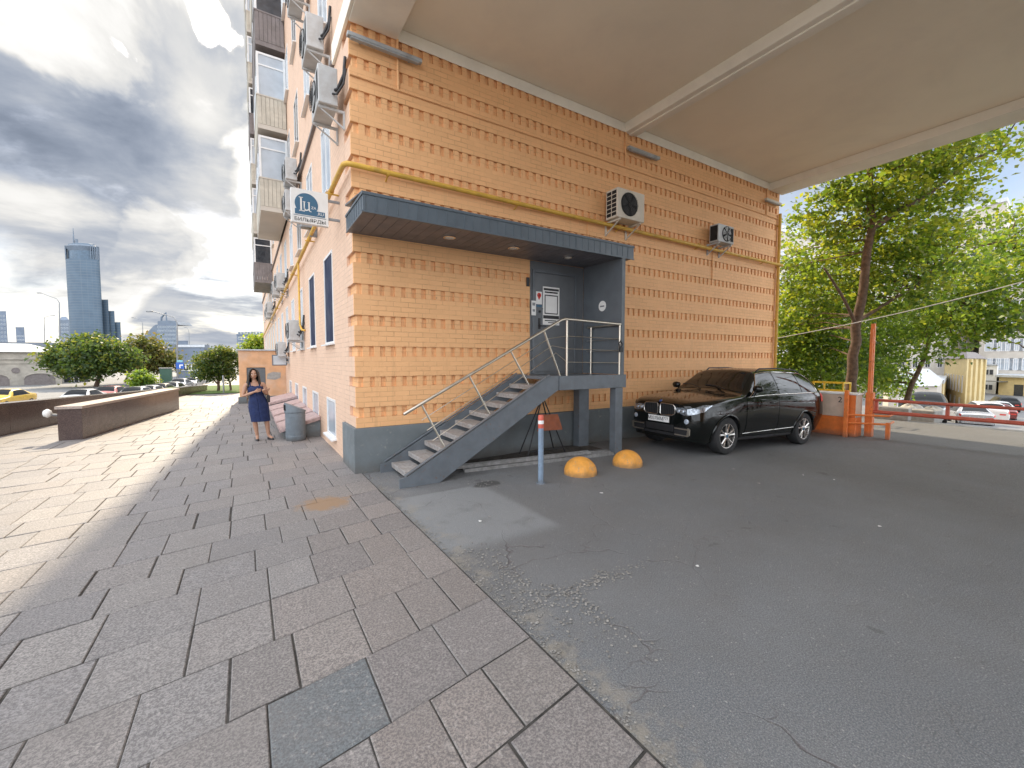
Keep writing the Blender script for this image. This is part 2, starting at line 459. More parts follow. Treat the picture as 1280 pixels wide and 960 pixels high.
# ground: asphalt with patches, cracks and chips of stone
def asphalt_mat():
    m = bpy.data.materials.new('asphalt')
    m.use_nodes = True
    T = NT(m.node_tree)
    p = T.n['Principled BSDF']
    tcn = T.add('ShaderNodeTexCoord')
    v = tcn.outputs['Object']
    c = T.mix(T.ramp(T.noise(v, .45, 6, .6), .3, .7), (.112, .119, .128), (.152, .157, .163))
    c = T.mix(T.ramp(T.noise(v, 2.2, 7, .65), .35, .7, 0, .45), c, (.122, .119, .116))
    c = T.mix(T.ramp(T.noise(v, 90.0, 3, .6), .42, .62, 0, .35), c, (.33, .325, .32))
    c = T.mix(T.ramp(T.noise(v, .22, 4, .5, .8), .42, .66, 0, .42), c, (.120, .111, .104))
    c = T.mix(T.ramp(T.noise(v, 150.0, 2, .6), .54, .66, 0, .5), c, (.42, .42, .42))
    c = T.mix(T.ramp(T.noise(v, 120.0, 2, .6), .40, .30, 0, .5), c, (.06, .06, .062))
    c = T.mix(T.ramp(T.noise(v, 2.6, 5, .55, .4), .665, .70, 0, .45), c, (.075, .072, .07))
    # loose pale chips
    vo = T.add('ShaderNodeTexVoronoi', feature='F1')
    vo.inputs['Scale'].default_value = 26.0
    T.put(vo.inputs['Vector'], v)
    chip = T.math('MULTIPLY', T.ramp(vo.outputs['Distance'], .20, .11), T.ramp(T.noise(v, 7.0, 3), .52, .60))
    c = T.mix(T.math('MULTIPLY', chip, .65), c, (.42, .40, .37))
    # tyre-polished paler lane through the passage
    sp = T.add('ShaderNodeSeparateXYZ')
    T.put(sp.inputs[0], v)
    # pale smooth patch beside the stair
    px = T.math('MULTIPLY', T.ramp(sp.outputs[0], .06, .10), T.ramp(sp.outputs[0], 1.55, 1.40))
    py = T.math('MULTIPLY', T.ramp(sp.outputs[1], -3.7, -3.4), T.ramp(sp.outputs[1], -1.62, -1.70))
    patch = T.math('MULTIPLY', T.math('MULTIPLY', px, py), T.ramp(T.noise(v, 3.0, 5), .25, .5, .2, .5))
    c = T.mix(patch, c, (.29, .30, .305))
    # cracks
    dv = T.vmath('ADD', v, T.vmath('SCALE', T.vmath('SUBTRACT', T.add_noise3(v, 2.0), (.5, .5, .5)), scale=.55))
    vc = T.add('ShaderNodeTexVoronoi', feature='DISTANCE_TO_EDGE')
    vc.inputs['Scale'].default_value = .95
    T.put(vc.inputs['Vector'], dv)
    cm = T.ramp(T.noise(v, .55, 4), .44, .60)
    near = T.ramp(sp.outputs[0], 2.6, .5, .25, 1.0)
    crack = T.math('MULTIPLY', T.math('MULTIPLY', T.ramp(vc.outputs['Distance'], .010, .003), cm), near)
    c = T.mix(T.math('MULTIPLY', crack, .38), c, (.07, .033, .032))
    # sandy worn strip along the slabs
    edge = T.math('MULTIPLY', T.ramp(sp.outputs[0], .50, .06), T.ramp(T.noise(v, 3.6, 6, .7), .47, .62))
    edge = T.math('MULTIPLY', edge, T.ramp(sp.outputs[1], 0.0, -2.2))
    c = T.mix(T.math('MULTIPLY', edge, .7), c, (.30, .265, .215))
    # oily stain under the stair
    st = T.vmath('LENGTH', T.vmath('MULTIPLY', T.vmath('SUBTRACT', v, (1.55, -1.68, 0)), (1, 1.5, 0)))
    st = T.math('ADD', st, T.math('MULTIPLY', T.math('SUBTRACT', T.noise(v, 6, 4), .5), .25))
    c = T.mix(T.ramp(st, .26, .17, 0, .75), c, (.045, .042, .04))
    T.put(p.inputs['Base Color'], c)
    p.inputs['Roughness'].default_value = .78
    b = T.add('ShaderNodeBump')
    b.inputs['Strength'].default_value = .55
    b.inputs['Distance'].default_value = .012
    h = T.math('ADD', T.noise(v, 75, 4, .65), T.math('MULTIPLY', T.noise(v, 9, 4), .8))
    h = T.math('SUBTRACT', h, T.math('MULTIPLY', crack, 1.8))
    T.put(b.inputs['Height'], h)
    T.l.new(b.outputs[0], p.inputs['Normal'])
    return m


M_ASPH = asphalt_mat()


def slab_mat():
    m = bpy.data.materials.new('granite_slabs')
    m.use_nodes = True
    T = NT(m.node_tree)
    p = T.n['Principled BSDF']
    tcn = T.add('ShaderNodeTexCoord')
    v = tcn.outputs['Object']
    at = T.add('ShaderNodeAttribute')
    at.attribute_name = 'tint'
    c = at.outputs['Color']
    g = T.noise(v, 70, 4, .75)
    c = T.mix(T.ramp(g, .40, .60, 0, .72), c, (.085, .08, .082))
    c = T.mix(T.ramp(T.noise(v, 40, 4, .75), .54, .68, 0, .45), c, (.50, .46, .43))
    c = T.mix(T.ramp(T.noise(v, 1.3, 7, .65), .42, .72, 0, .42), c, (.20, .185, .175))
    c = T.mix(T.ramp(T.noise(v, 4.6, 7, .7), .60, .76, 0, .40), c, (.46, .43, .40))
    st = T.vmath('LENGTH', T.vmath('MULTIPLY', T.vmath('SUBTRACT', v, (-.70, -1.35, 0)), (.9, 1.0, 0)))
    st = T.math('ADD', st, T.math('MULTIPLY', T.math('SUBTRACT', T.noise(v, 7, 6, .7), .5), .55))
    c = T.mix(T.ramp(st, .34, .18, 0, .85), c, (.30, .185, .10))
    T.put(p.inputs['Base Color'], c)
    p.inputs['Roughness'].default_value = .62
    b = T.add('ShaderNodeBump')
    b.inputs['Strength'].default_value = .30
    b.inputs['Distance'].default_value = .008
    T.put(b.inputs['Height'], T.math('ADD', T.noise(v, 70, 5, .7), T.math('MULTIPLY', T.noise(v, 8, 3), .6)))
    T.l.new(b.outputs[0], p.inputs['Normal'])
    return m


M_SLAB = slab_mat()
M_BED = mat('slab_joint_sand', (.050, .046, .042), .95, var=.4, scale=14, bump=.6, bscale=40, dirt=(.13, .12, .10), dscale=3, damt=.5)

# ------------------------------------------------------------ mesh helpers
ORIG = {}


class MB:
    def __init__(self):
        self.v, self.f, self.m = [], [], []
        self.cols = None

    def face(self, pts, m=0):
        i = len(self.v)
        self.v += [tuple(p) for p in pts]
        self.f.append(tuple(range(i, i + len(pts))))
        self.m.append(m)

    def box(self, x0, x1, y0, y1, z0, z1, m=0, mx=None, skip=''):
        x0, x1 = min(x0, x1), max(x0, x1)
        y0, y1 = min(y0, y1), max(y0, y1)
        z0, z1 = min(z0, z1), max(z0, z1)
        p = [Vector((x, y, z)) for z in (z0, z1) for y in (y0, y1) for x in (x0, x1)]
        if mx is not None:
            p = [mx @ q for q in p]
        i = len(self.v)
        self.v += [tuple(q) for q in p]
        for k, q in (('b', (0, 2, 3, 1)), ('t', (4, 5, 7, 6)), ('f', (0, 1, 5, 4)), ('k', (2, 6, 7, 3)),
                     ('l', (0, 4, 6, 2)), ('r', (1, 3, 7, 5))):
            if k not in skip:
                self.f.append(tuple(i + a for a in q))
                self.m.append(m)
        return self

    def tube(self, path, r, n=8, m=0, cap=True, close=False):
        P = [Vector(p) for p in path]
        rs = r if isinstance(r, (list, tuple)) else [r] * len(P)
        rings = []
        ref = None
        for k, p in enumerate(P):
            if k == 0:
                t = P[1] - P[0]
            elif k == len(P) - 1:
                t = P[-1] - P[-2]
            else:
                t = (P[k + 1] - p).normalized() + (p - P[k - 1]).normalized()
            t.normalize()
            if ref is None:
                ref = Vector((0, 0, 1)) if abs(t.z) < .9 else Vector((1, 0, 0))
            a = t.cross(ref)
            if a.length < 1e-5:
                a = t.cross(Vector((0, 1, 0)))
            a.normalize()
            b = a.cross(t).normalized()
            ref = b
            i = len(self.v)
            for j in range(n):
                w = 2 * PI * j / n
                self.v.append(tuple(p + (a * math.cos(w) + b * math.sin(w)) * rs[k]))
            rings.append(i)
        for q in range(len(rings) - 1):
            for j in range(n):
                self.f.append((rings[q] + j, rings[q] + (j + 1) % n, rings[q + 1] + (j + 1) % n, rings[q + 1] + j))
                self.m.append(m)
        if cap:
            self.f.append(tuple(rings[0] + j for j in range(n))[::-1])
            self.m.append(m)
            self.f.append(tuple(rings[-1] + j for j in range(n)))
            self.m.append(m)
        return self

    def lathe(self, prof, n=24, mx=None, m=0, cap=True):
        mx = mx or Matrix()
        rings = []
        for r, z in prof:
            i = len(self.v)
            for j in range(n):
                w = 2 * PI * j / n
                self.v.append(tuple(mx @ Vector((r * math.cos(w), r * math.sin(w), z))))
            rings.append(i)
        for q in range(len(rings) - 1):
            for j in range(n):
                self.f.append((rings[q] + j, rings[q] + (j + 1) % n, rings[q + 1] + (j + 1) % n, rings[q + 1] + j))
                self.m.append(m)
        if cap:
            self.f.append(tuple(rings[0] + j for j in range(n))[::-1])
            self.m.append(m)
            self.f.append(tuple(rings[-1] + j for j in range(n)))
            self.m.append(m)
        return self

    def prism(self, poly, mx, d, m=0):
        """2D polygon (x,y) extruded along +z of mx by d"""
        n = len(poly)
        i = len(self.v)
        self.v += [tuple(mx @ Vector((x, y, 0))) for x, y in poly]
        self.v += [tuple(mx @ Vector((x, y, d))) for x, y in poly]
        self.f.append(tuple(range(i, i + n))[::-1])
        self.f.append(tuple(range(i + n, i + 2 * n)))
        self.m += [m, m]
        for k in range(n):
            self.f.append((i + k, i + (k + 1) % n, i + n + (k + 1) % n, i + n + k))
            self.m.append(m)
        return self

    def grid(self, fn, nu, nv, m=0):
        i = len(self.v)
        for a in range(nu + 1):
            for b in range(nv + 1):
                self.v.append(tuple(fn(a / nu, b / nv)))
        for a in range(nu):
            for b in range(nv):
                q = i + a * (nv + 1) + b
                self.f.append((q, q + 1, q + nv + 2, q + nv + 1))
                self.m.append(m)
        return self

    def build(self, name, mats, parent=None, smooth=None, bevel=0, loc=None, local=False, normals=True, weld=False):
        """one mesh object; verts are world coordinates unless local=True"""
        me = bpy.data.meshes.new(name)
        base = Vector((0, 0, 0))
        if parent is not None and not local:
            base = ORIG.get(parent.name, Vector((0, 0, 0)))
        if loc is not None:
            base = Vector(loc)
        vs = self.v if (local or base.length == 0) else [(x - base.x, y - base.y, z - base.z) for x, y, z in self.v]
        me.from_pydata(vs, [], self.f)
        if not isinstance(mats, (list, tuple)):
            mats = [mats]
        for mm in mats:
            me.materials.append(mm)
        if len(mats) > 1:
            me.polygons.foreach_set('material_index', self.m)
        if weld or normals:
            bm = bmesh.new()
            bm.from_mesh(me)
            if weld:
                bmesh.ops.remove_doubles(bm, verts=bm.verts, dist=1e-4)
            if normals:
                bmesh.ops.recalc_face_normals(bm, faces=bm.faces)
            bm.to_mesh(me)
            bm.free()
        if smooth is not None:
            me.polygons.foreach_set('use_smooth', [True] * len(me.polygons))
            me.set_sharp_from_angle(angle=R(smooth))
        me.update()
        o = bpy.data.objects.new(name, me)
        COL.objects.link(o)
        if parent is not None:
            o.parent = parent
            ORIG[o.name] = ORIG.get(parent.name, Vector((0, 0, 0))) if not local else Vector((0, 0, 0))
        elif loc is not None:
            o.location = loc
            ORIG[o.name] = Vector(loc)
        if bevel:
            bv = o.modifiers.new('bevel', 'BEVEL')
            bv.width = bevel
            bv.segments = 2
            bv.limit_method = 'ANGLE'
            bv.angle_limit = R(40)
        return o


def tag(o, label, cat, group=None, kind=None):
    if label:
        o['label'] = label
    if cat:
        o['category'] = cat
    if group:
        o['group'] = group
    if kind:
        o['kind'] = kind
    return o


def thing(name, label, cat, loc=(0, 0, 0), rz=0.0, group=None):
    o = bpy.data.objects.new(name, None)
    o.empty_display_size = .2
    COL.objects.link(o)
    o.location = loc
    o.rotation_euler = (0, 0, rz)
    ORIG[o.name] = Vector(loc)
    return tag(o, label, cat, group)


def dup(root, loc, rz=0.0, label=None, scale=None):
    r = root.copy()
    COL.objects.link(r)
    r.location = loc
    r.rotation_euler = (0, 0, rz)
    if scale:
        r.scale = (scale,) * 3
    if label:
        r['label'] = label
    for ch in list(root.children):
        c = ch.copy()
        COL.objects.link(c)
        c.parent = r
        for g in list(ch.children):
            d = g.copy()
            COL.objects.link(d)
            d.parent = c
    return r


def frame_mx(loc, xdir, ydir):
    x = Vector(xdir).normalized()
    y = Vector(ydir).normalized()
    z = x.cross(y)
    m = Matrix((x, y, z)).transposed().to_4x4()
    m.translation = Vector(loc)
    return m


def text_mesh(name, s, size, mx, material, parent=None, depth=.002, local=False, align='CENTER', sx=1.0, loc=None):
    cu = bpy.data.curves.new(name, 'FONT')
    cu.body = s
    cu.size = size
    cu.extrude = depth
    cu.align_x = align
    cu.align_y = 'CENTER'
    to = bpy.data.objects.new(name + '_tmp', cu)
    COL.objects.link(to)
    dg = bpy.context.evaluated_depsgraph_get()
    me = bpy.data.meshes.new_from_object(to.evaluated_get(dg))
    bpy.data.objects.remove(to)
    base = Vector((0, 0, 0))
    if parent is not None and not local:
        base = ORIG.get(parent.name, base)
    if loc is not None:
        base = Vector(loc)
    me.transform(Matrix.Translation(-base) @ mx @ Matrix.Diagonal((sx, 1, 1, 1)))
    me.materials.clear()
    me.materials.append(material)
    me.name = name
    o = bpy.data.objects.new(name, me)
    COL.objects.link(o)
    if parent is not None:
        o.parent = parent
    elif loc is not None:
        o.location = loc
    return o


def wall_holes(mb, axis, pos, a0, a1, z0, z1, holes, depth, sign=1, m=0, mr=0):
    """wall sheet in the plane axis=pos with rectangular openings and their reveals (depth goes to +sign)"""
    A = sorted({a0, a1, *[h[0] for h in holes], *[h[1] for h in holes]})
    Z = sorted({z0, z1, *[h[2] for h in holes], *[h[3] for h in holes]})
    A = [a for a in A if a0 - 1e-6 <= a <= a1 + 1e-6]
    Z = [z for z in Z if z0 - 1e-6 <= z <= z1 + 1e-6]

    def P(a, z, d=0):
        return (pos + d * sign, a, z) if axis == 'x' else (a, pos + d * sign, z)
    for i in range(len(A) - 1):
        for j in range(len(Z) - 1):
            ca, cz = (A[i] + A[i + 1]) / 2, (Z[j] + Z[j + 1]) / 2
            if any(h[0] < ca < h[1] and h[2] < cz < h[3] for h in holes):
                continue
            mb.face([P(A[i], Z[j]), P(A[i + 1], Z[j]), P(A[i + 1], Z[j + 1]), P(A[i], Z[j + 1])], m)
    for h in holes:
        for (p, q) in (((h[0], h[2]), (h[1], h[2])), ((h[1], h[2]), (h[1], h[3])),
                       ((h[1], h[3]), (h[0], h[3])), ((h[0], h[3]), (h[0], h[2]))):
            mb.face([P(*p), P(*q), P(*q, depth), P(*p, depth)], mr)


def smoothstep(a, b, x):
    t = max(0, min(1, (x - a) / (b - a)))
    return t * t * (3 - 2 * t)


# ------------------------------------------------------------ ground, pavement
def parapet_x(y):
    return -6.95 + (min(y, 26.0) - 8.2) * 0.185 if y > -60 else -16


ROAD_Z = -1.8


def ground_h(x):
    pts = [(6.3, 0), (9.3, -.085), (10.2, -.085), (10.95, 0), (15.6, 0), (17.5, -.14), (34, -2.0), (50, -3.05), (61, -3.6), (75, -4.0), (90, -4.1)]
    if x <= pts[0][0]:
        return 0
    for (a, za), (b, zb) in zip(pts, pts[1:]):
        if x <= b:
            return za + (zb - za) * (x - a) / (b - a)
    return -4.1


gm = MB()
ys = [-90, -40, -20, -12, -8, -4, 0, 4, 8, 12, 16, 20, 26, 32, 40, 60, 100, 180, 400, 1000, 3500]
cols = []
for y in ys:
    px = parapet_x(min(y, 60))
    row = [(-3500, ROAD_Z), (-400, ROAD_Z), (-60, ROAD_Z), (px - .55, ROAD_Z), (px - .5, 0.0), (px, 0.0), (-1.0, 0), (3, 0), (6.3, 0), (9.3, -.085), (10.2, -.085), (10.95, 0), (12, 0)]
    row += [(x, ground_h(x)) for x in (15.6, 17.5, 22, 28, 34, 42, 50, 61, 75, 90, 400, 3500)]
    cols.append([(x, y, z) for x, z in row])
nc = len(cols[0])
for r_ in cols:
    gm.v += r_
for a in range(len(ys) - 1):
    for b in range(nc - 1):
        q = a * nc + b
        gm.f.append((q, q + 1, q + nc + 1, q + nc))
        gm.m.append(0)
tag(gm.build('ground', M_ASPH, normals=False), None, None, kind='structure')

# granite slab pavement: skewed courses, each slab with its own size, height and colour
pv = MB()
pcol = []
pal = [(.285, .270, .264), (.30, .283, .274), (.27, .258, .256), (.315, .296, .283), (.292, .268, .254), (.298, .276, .264), (.276, .263, .262)]
TAN = math.tan(R(10.5))
srow = -9.5
r2 = random.Random(21)
XR = 0.06
row_i = 0
while srow < 62:
    hgt = r2.choice([.50, .58, .60, .62]) if srow < 14 else 1.25
    y_mid = srow
    x = XR
    gap = .010
    # narrow edge stone along the asphalt first
    wfirst = r2.uniform(.22, .55)
    k = 0
    while True:
        w = wfirst if k == 0 else r2.choice([.34, .36, .42, .48, .55, .62])
        if srow > 14 and k:
            w *= 2
        x0, x1 = x - w, x
        k += 1
        x -= w
        ya0, ya1 = srow + TAN * x0, srow + TAN * x1
        left = parapet_x(max(-9, (ya0 + ya1) / 2)) + .02
        if x1 < left:
            break
        if ya1 + hgt < -10:
            continue
        z = .012 + r2.uniform(-.0035, .0035)
        tz = [z + r2.uniform(-.002, .002) for _ in range(4)]
        jo = r2.uniform(-.05, .05)
        g = gap * r2.choice([.5, .8, 1.0, 1.3, 2.2])
        c = [(x0 + g / 2, ya0 + g / 2), (x1 - g / 2, ya1 + g / 2), (x1 - g / 2, ya1 + hgt - g / 2), (x0 + g / 2, ya0 + hgt - g / 2)]
        if min(p[1] for p in c) > 0 - .1 and x1 > -.02:
            pass
        cx, cy = sum(p[0] for p in c) / 4, sum(p[1] for p in c) / 4
        ch = .006
        i = len(pv.v)
        for (px_, py_), zz_ in zip(c, tz):
            pv.v.append((px_, py_, .004))
        for (px_, py_), zz_ in zip(c, tz):
            pv.v.append((px_, py_, zz_ - .005))
        for (px_, py_), zz_ in zip(c, tz):
            pv.v.append((px_ + (ch if px_ < cx else -ch), py_ + (ch if py_ < cy else -ch), zz_))
        fs = [(i + 8, i + 9, i + 10, i + 11)]
        for s in (0, 4):
            for q in range(4):
                fs.append((i + s + q, i + s + (q + 1) % 4, i + s + 4 + (q + 1) % 4, i + s + 4 + q))
        col = list(r2.choice(pal))
        br = r2.uniform(.90, 1.08)
        if x1 > -.9:
            col = [col[0] * 1.02, col[1] * .965, col[2] * .93]
        if abs(cx + 1.33) < .33 and abs(cy + 5.02) < .32:
            col, br = [.175, .195, .205], 1.0
        for f in fs:
            pv.f.append(f)
            pv.m.append(0)
            pcol.append([min(1, a * br) for a in col])
    srow += hgt
    row_i += 1
nb = len(pv.f)
yy = [-10 + 3 * k for k in range(24)]
for a, b in zip(yy, yy[1:]):
    pv.face([(parapet_x(max(-9, a)), a, .0035), (XR + .01, a, .0035), (XR + .01, b, .0035), (parapet_x(max(-9, b)), b, .0035)], 1)
    pcol.append((.1, .1, .1))
pave = pv.build('pavement', [M_SLAB, M_BED], normals=False)
tag(pave, None, None, kind='structure')
ca = pave.data.color_attributes.new('tint', 'FLOAT_COLOR', 'CORNER')
buf = []
for poly in pave.data.polygons:
    c = pcol[poly.index]
    for _ in range(poly.loop_total):
        buf += [c[0], c[1], c[2], 1.0]
ca.data.foreach_set('color', buf)

gr = MB()
gr.grid(lambda a, b: (-6.0 + 6.2 * b - .2 * math.sin(a * 9), 21.6 + 9 * a, .02 + .03 * math.sin(b * 3.1)), 10, 8)
tag(gr.build('lawn', M_GRASS), None, None, kind='structure')

# ------------------------------------------------------------ apartment building
LX = 13.25
CEILZ = 7.26
BY1 = 40.0
BTOP = 33.0
bld = thing('apartment_building', 'peach painted brick apartment block with a drive-through passage and patterned brick rows', 'building')
ROW0, PER, RH = 1.105, 0.5146, 0.1716
PL = 0.765
D = 0.05
bw = MB()
# recess plane of the passage wall
bw.face([(.5, D, PL), (LX, D, PL), (LX, D, CEILZ + .3), (.5, D, CEILZ + .3)], 0)
zb = PL
tops = [ROW0 + k * PER for k in range(13)]
rt_ = random.Random(3)
for k, zt in enumerate(tops):
    z0 = zt - RH
    bw.box(0, LX, 0, D + .01, zb, z0, 0)                      # smooth band
    bw.box(D, .5, D, .5, z0, min(zt, CEILZ + .3), 0)          # recessed corner block
    x = .125
    while x < LX - .2:
        w = .106 + rt_.uniform(-.007, .007)
        dy = rt_.uniform(-.004, .006)
        bw.box(x, x + w, .012 + dy, D + .01, z0, zt, 0, skip='k')
        x += .1855
    bw.box(LX - .14, LX, 0.004, D + .01, z0, zt, 0)
    zb = zt
bw.box(0, LX, 0, D + .01, zb, CEILZ + .3, 0)
# facade corner: bands run round the corner, rows notched back
zb = PL
for k, zt in enumerate(tops):
    z0 = zt - RH
    bw.box(0, .5, D + .012, .5, zb, z0, 1)
    zb = zt
bw.box(0, .5, D + .012, .5, zb, CEILZ + .3, 1)
bw.box(0.001, .3, .5005, .52, 0, CEILZ + .3, 1)
# facade openings
WIN = []       # (y0,y1,z0,z1,kind)
for k in range(14):
    y0 = 1.9 + 2.62 * k
    WIN.append((y0, y0 + 1.08, 2.24, 4.12, 'hall'))
BAS = [(1.92 + 2.42 * k, 3.0 + 2.42 * k, .27, 1.08) for k in range(5)]
UPW = []
fl = 0
for z0 in (5.25, 8.4, 11.25, 14.1, 16.95, 19.8, 22.65, 25.5, 28.35):
    for k in range(14):
        y0 = 1.85 + 2.62 * k
        if z0 > 8 and (10.5 < y0 + .6 < 15.2 or 22.4 < y0 + .6 < 27.2):
            continue
        UPW.append((y0, y0 + 1.1, z0, z0 + 1.55))
BACKD = .2
wall_holes(bw, 'x', 0.0, .52, BY1, 0.0, BTOP, [w[:4] for w in WIN] + BAS + UPW, BACKD, 1, 1, 1)
# other faces of the block
bw.face([(0, 0, CEILZ + .3), (0, .52, CEILZ + .3), (0, .52, BTOP), (0, 0, BTOP)], 1)
bw.face([(LX, 0, 0), (LX, BY1, 0), (LX, BY1, BTOP), (LX, 0, BTOP)], 0)
bw.face([(0, BY1, 0), (LX, BY1, 0), (LX, BY1, BTOP), (0, BY1, BTOP)], 0)
# storeys over the passage and the far side of the passage
PY = -25.0
bw.face([(0, PY - 14, CEILZ + .3), (0, 0, CEILZ + .3), (0, 0, BTOP), (0, PY - 14, BTOP)], 1)
bw.face([(LX, PY - 14, CEILZ + .3), (LX, 0, CEILZ + .3), (LX, 0, BTOP), (LX, PY - 14, BTOP)], 0)
bw.box(0, LX, PY - 14, PY, 0, CEILZ + .3, 0)
bw.face([(0, PY - 14, CEILZ + .3), (LX, PY - 14, CEILZ + .3), (LX, PY - 14, BTOP), (0, PY - 14, BTOP)], 0)
bw.build('brick_wall', [M_BRICK, M_BRICK_F], bld, normals=False)
rf = MB()
rf.box(-.3, LX + .3, PY - 14.3, BY1 + .3, BTOP, BTOP + .4)
rf.build('roof', M_CONC, bld)
pl = MB()
pl.box(-.055, LX + .03, -.055, .45, -.2, PL - .003)
pl.box(-.055, .2, .45, .95, 0, PL - .003)
pl.build('plinth', M_PLINTH, bld, bevel=.008)
# passage ceiling with beams
cl = MB()
cl.box(.02, LX - .02, PY + .02, -.001, 7.47, 7.55)
cl.build('passage_ceiling', M_CEIL, bld)
hb = MB()
hb.box(.78, LX, -.012, -.002, CEILZ - .005, 7.46)
hb.build('ceiling_cove', M_CEILB, bld)
for (x0, x1, zlow) in ((0.0, .78, CEILZ), (6.18, 6.55, CEILZ - .02), (12.62, LX + .12, CEILZ - .02)):
    b_ = MB()
    b_.box(x0, x1, PY + .03, .0 - .002 if x0 > 0 else -.002, zlow, 7.468)
    if 3 < x0 < 9:
        b_.box(x0 + .13, x0 + .24, PY + .03, -.003, zlow - .03, zlow + .01)
    b_.build('ceiling_beam', M_CEILB, bld, bevel=.012)
# storey band on the facade, white lintel at the corner
cn = MB()
cn.box(-.07, -.001, 1.25, BY1, 7.28, 7.36)
cn.build('storey_cornice', M_BALCD, bld, bevel=.006)
ln = MB()
ln.box(-.05, -.001, -12, 1.22, 7.27, 7.62)
ln.build('passage_lintel', M_CEILB, bld, bevel=.008)


def facade_window(y0, y1, z0, z1, panemat, sill=True, name='window', cross=True):
    f = MB()
    x0, x1 = -.012, .06
    t = .05
    f.box(x0, x1, y0, y0 + t, z0, z1)
    f.box(x0, x1, y1 - t, y1, z0, z1)
    f.box(x0, x1, y0 + t, y1 - t, z0, z0 + t)
    f.box(x0, x1, y0 + t, y1 - t, z1 - t, z1)
    if cross:
        ym = y0 + (y1 - y0) * .5
        f.box(x0 + .004, x1 - .004, ym - .025, ym + .025, z0 + t, z1 - t)
    w = f.build(name, M_FRAME, bld)
    p = MB()
    p.box(.004, .012, y0 + t, y1 - t, z0 + t, z1 - t)
    p.build('pane', panemat, w)
    bk = MB()
    if sill:
        s = MB()
        s.prism([(-.10, .0), (.035, .02), (.035, .05), (-.10, .03)], frame_mx((0, y1 + .03, z0 - .032), (1, 0, 0), (0, 0, 1)), y1 - y0 + .06)
        s.build('sill', M_FRAME, w)
    return w


for k, (y0, y1, z0, z1, kd) in enumerate(WIN):
    facade_window(y0, y1, z0, z1, M_BLUEBLIND if k < 2 else M_CURT, cross=k >= 2)
for (y0, y1, z0, z1) in BAS:
    facade_window(y0, y1, z0, z1, M_CURT, name='basement_window', cross=False)
UPN = 0
for (y0, y1, z0, z1) in UPW:
    if z0 < 18:
        facade_window(y0, y1, z0, z1, M_CURT if rnd.random() < .6 else M_DARKWIN)
        UPN += 1
    else:
        p = MB()
        p.box(.06, .065, y0, y1, z0, z1)
        p.build('window', M_DARKWIN, bld)


def balcony(y0, y1, z, old):
    b = MB()
    m = M_BALCD if old else M_BALC
    X0 = -.92
    b.box(X0, -.002, y0, y1, z, z + .16, 1)
    # corrugated apron
    n = 7
    for k in range(n):
        a0 = X0 + (.9 / n) * k
        b.box(a0 + .004, a0 + .9 / n - .004, y0 - .012, y0 + .03, z + .16, z + 1.12, 0)
    nn = int((y1 - y0) / .16)
    for k in range(nn):
        a0 = y0 + .03 + (y1 - y0 - .03) / nn * k
        b.box(X0 - .012, X0 + .03, a0 + .004, a0 + (y1 - y0 - .03) / nn - .004, z + .16, z + 1.12, 0)
    b.box(X0 - .03, -.002, y0 - .03, y1, z + 1.12, z + 1.17, 1)
    o = b.build('balcony', [m, M_BALCD if old else M_GWALL], bld)
    f = MB()
    zt = z + 2.62
    for (xa, xb) in ((X0, X0 + .07), (-.08, -.002)):
        f.box(xa, xb, y0, y0 + .05, z + 1.17, zt)
    f.box(X0 + .07, -.08, y0, y0 + .05, zt - .07, zt)
    f.box(X0 + .07, -.08, y0, y0 + .05, z + 2.17, z + 2.22)
    for k in range(4):
        ya = y0 + .05 + (y1 - y0 - .05) / 3 * k
        f.box(X0, X0 + .05, min(ya, y1 - .06), min(ya, y1 - .06) + .06, z + 1.17, zt)
    f.box(X0, X0 + .05, y0 + .05, y1, zt - .07, zt)
    f.build('balcony_frame', M_FRAME, o)
    g = MB()
    g.box(X0 + .07, -.08, y0 + .022, y0 + .028, z + 1.17, zt - .07)
    g.box(X0 + .022, X0 + .028, y0 + .05, y1, z + 1.17, zt - .07)
    g.build('balcony_glass', M_DARKWIN if old else M_CURT, o)


for k in range(8):
    balcony(10.62, 14.9, 7.28 + 2.86 * k, k in (2, 4))
    balcony(22.5, 27.0, 6.55 + 2.86 * k, k in (0, 3))

# rain pipe at the passage end of the wall, painted conduits
dp = MB()
dp.tube([(LX - .06, -.07, .9), (LX - .06, -.07, 4.6), (LX - .06, -.07, 6.6)], .045, 10)
for z in (1.6, 3.2, 4.9, 6.2):
    dp.box(LX - .12, LX - .0, -.075, -.001, z, z + .03)
dp.build('drain_pipe', M_YELLOW, bld, smooth=40)
cd = MB()
cd.tube([(.0, -.018, 6.45), (LX - .1, -.018, 6.45)], .018, 8)
for x in (.78, 6.2, 12.45):
    cd.tube([(x, -.02, 6.45), (x, -.02, CEILZ)], .022, 8)
for x in (5.05, 9.72):
    cd.tube([(x, -.018, 4.25 if x < 6 else 4.2), (x, -.018, 4.95)], .014, 6)
cd.build('conduit', M_BRICK, bld, smooth=40)

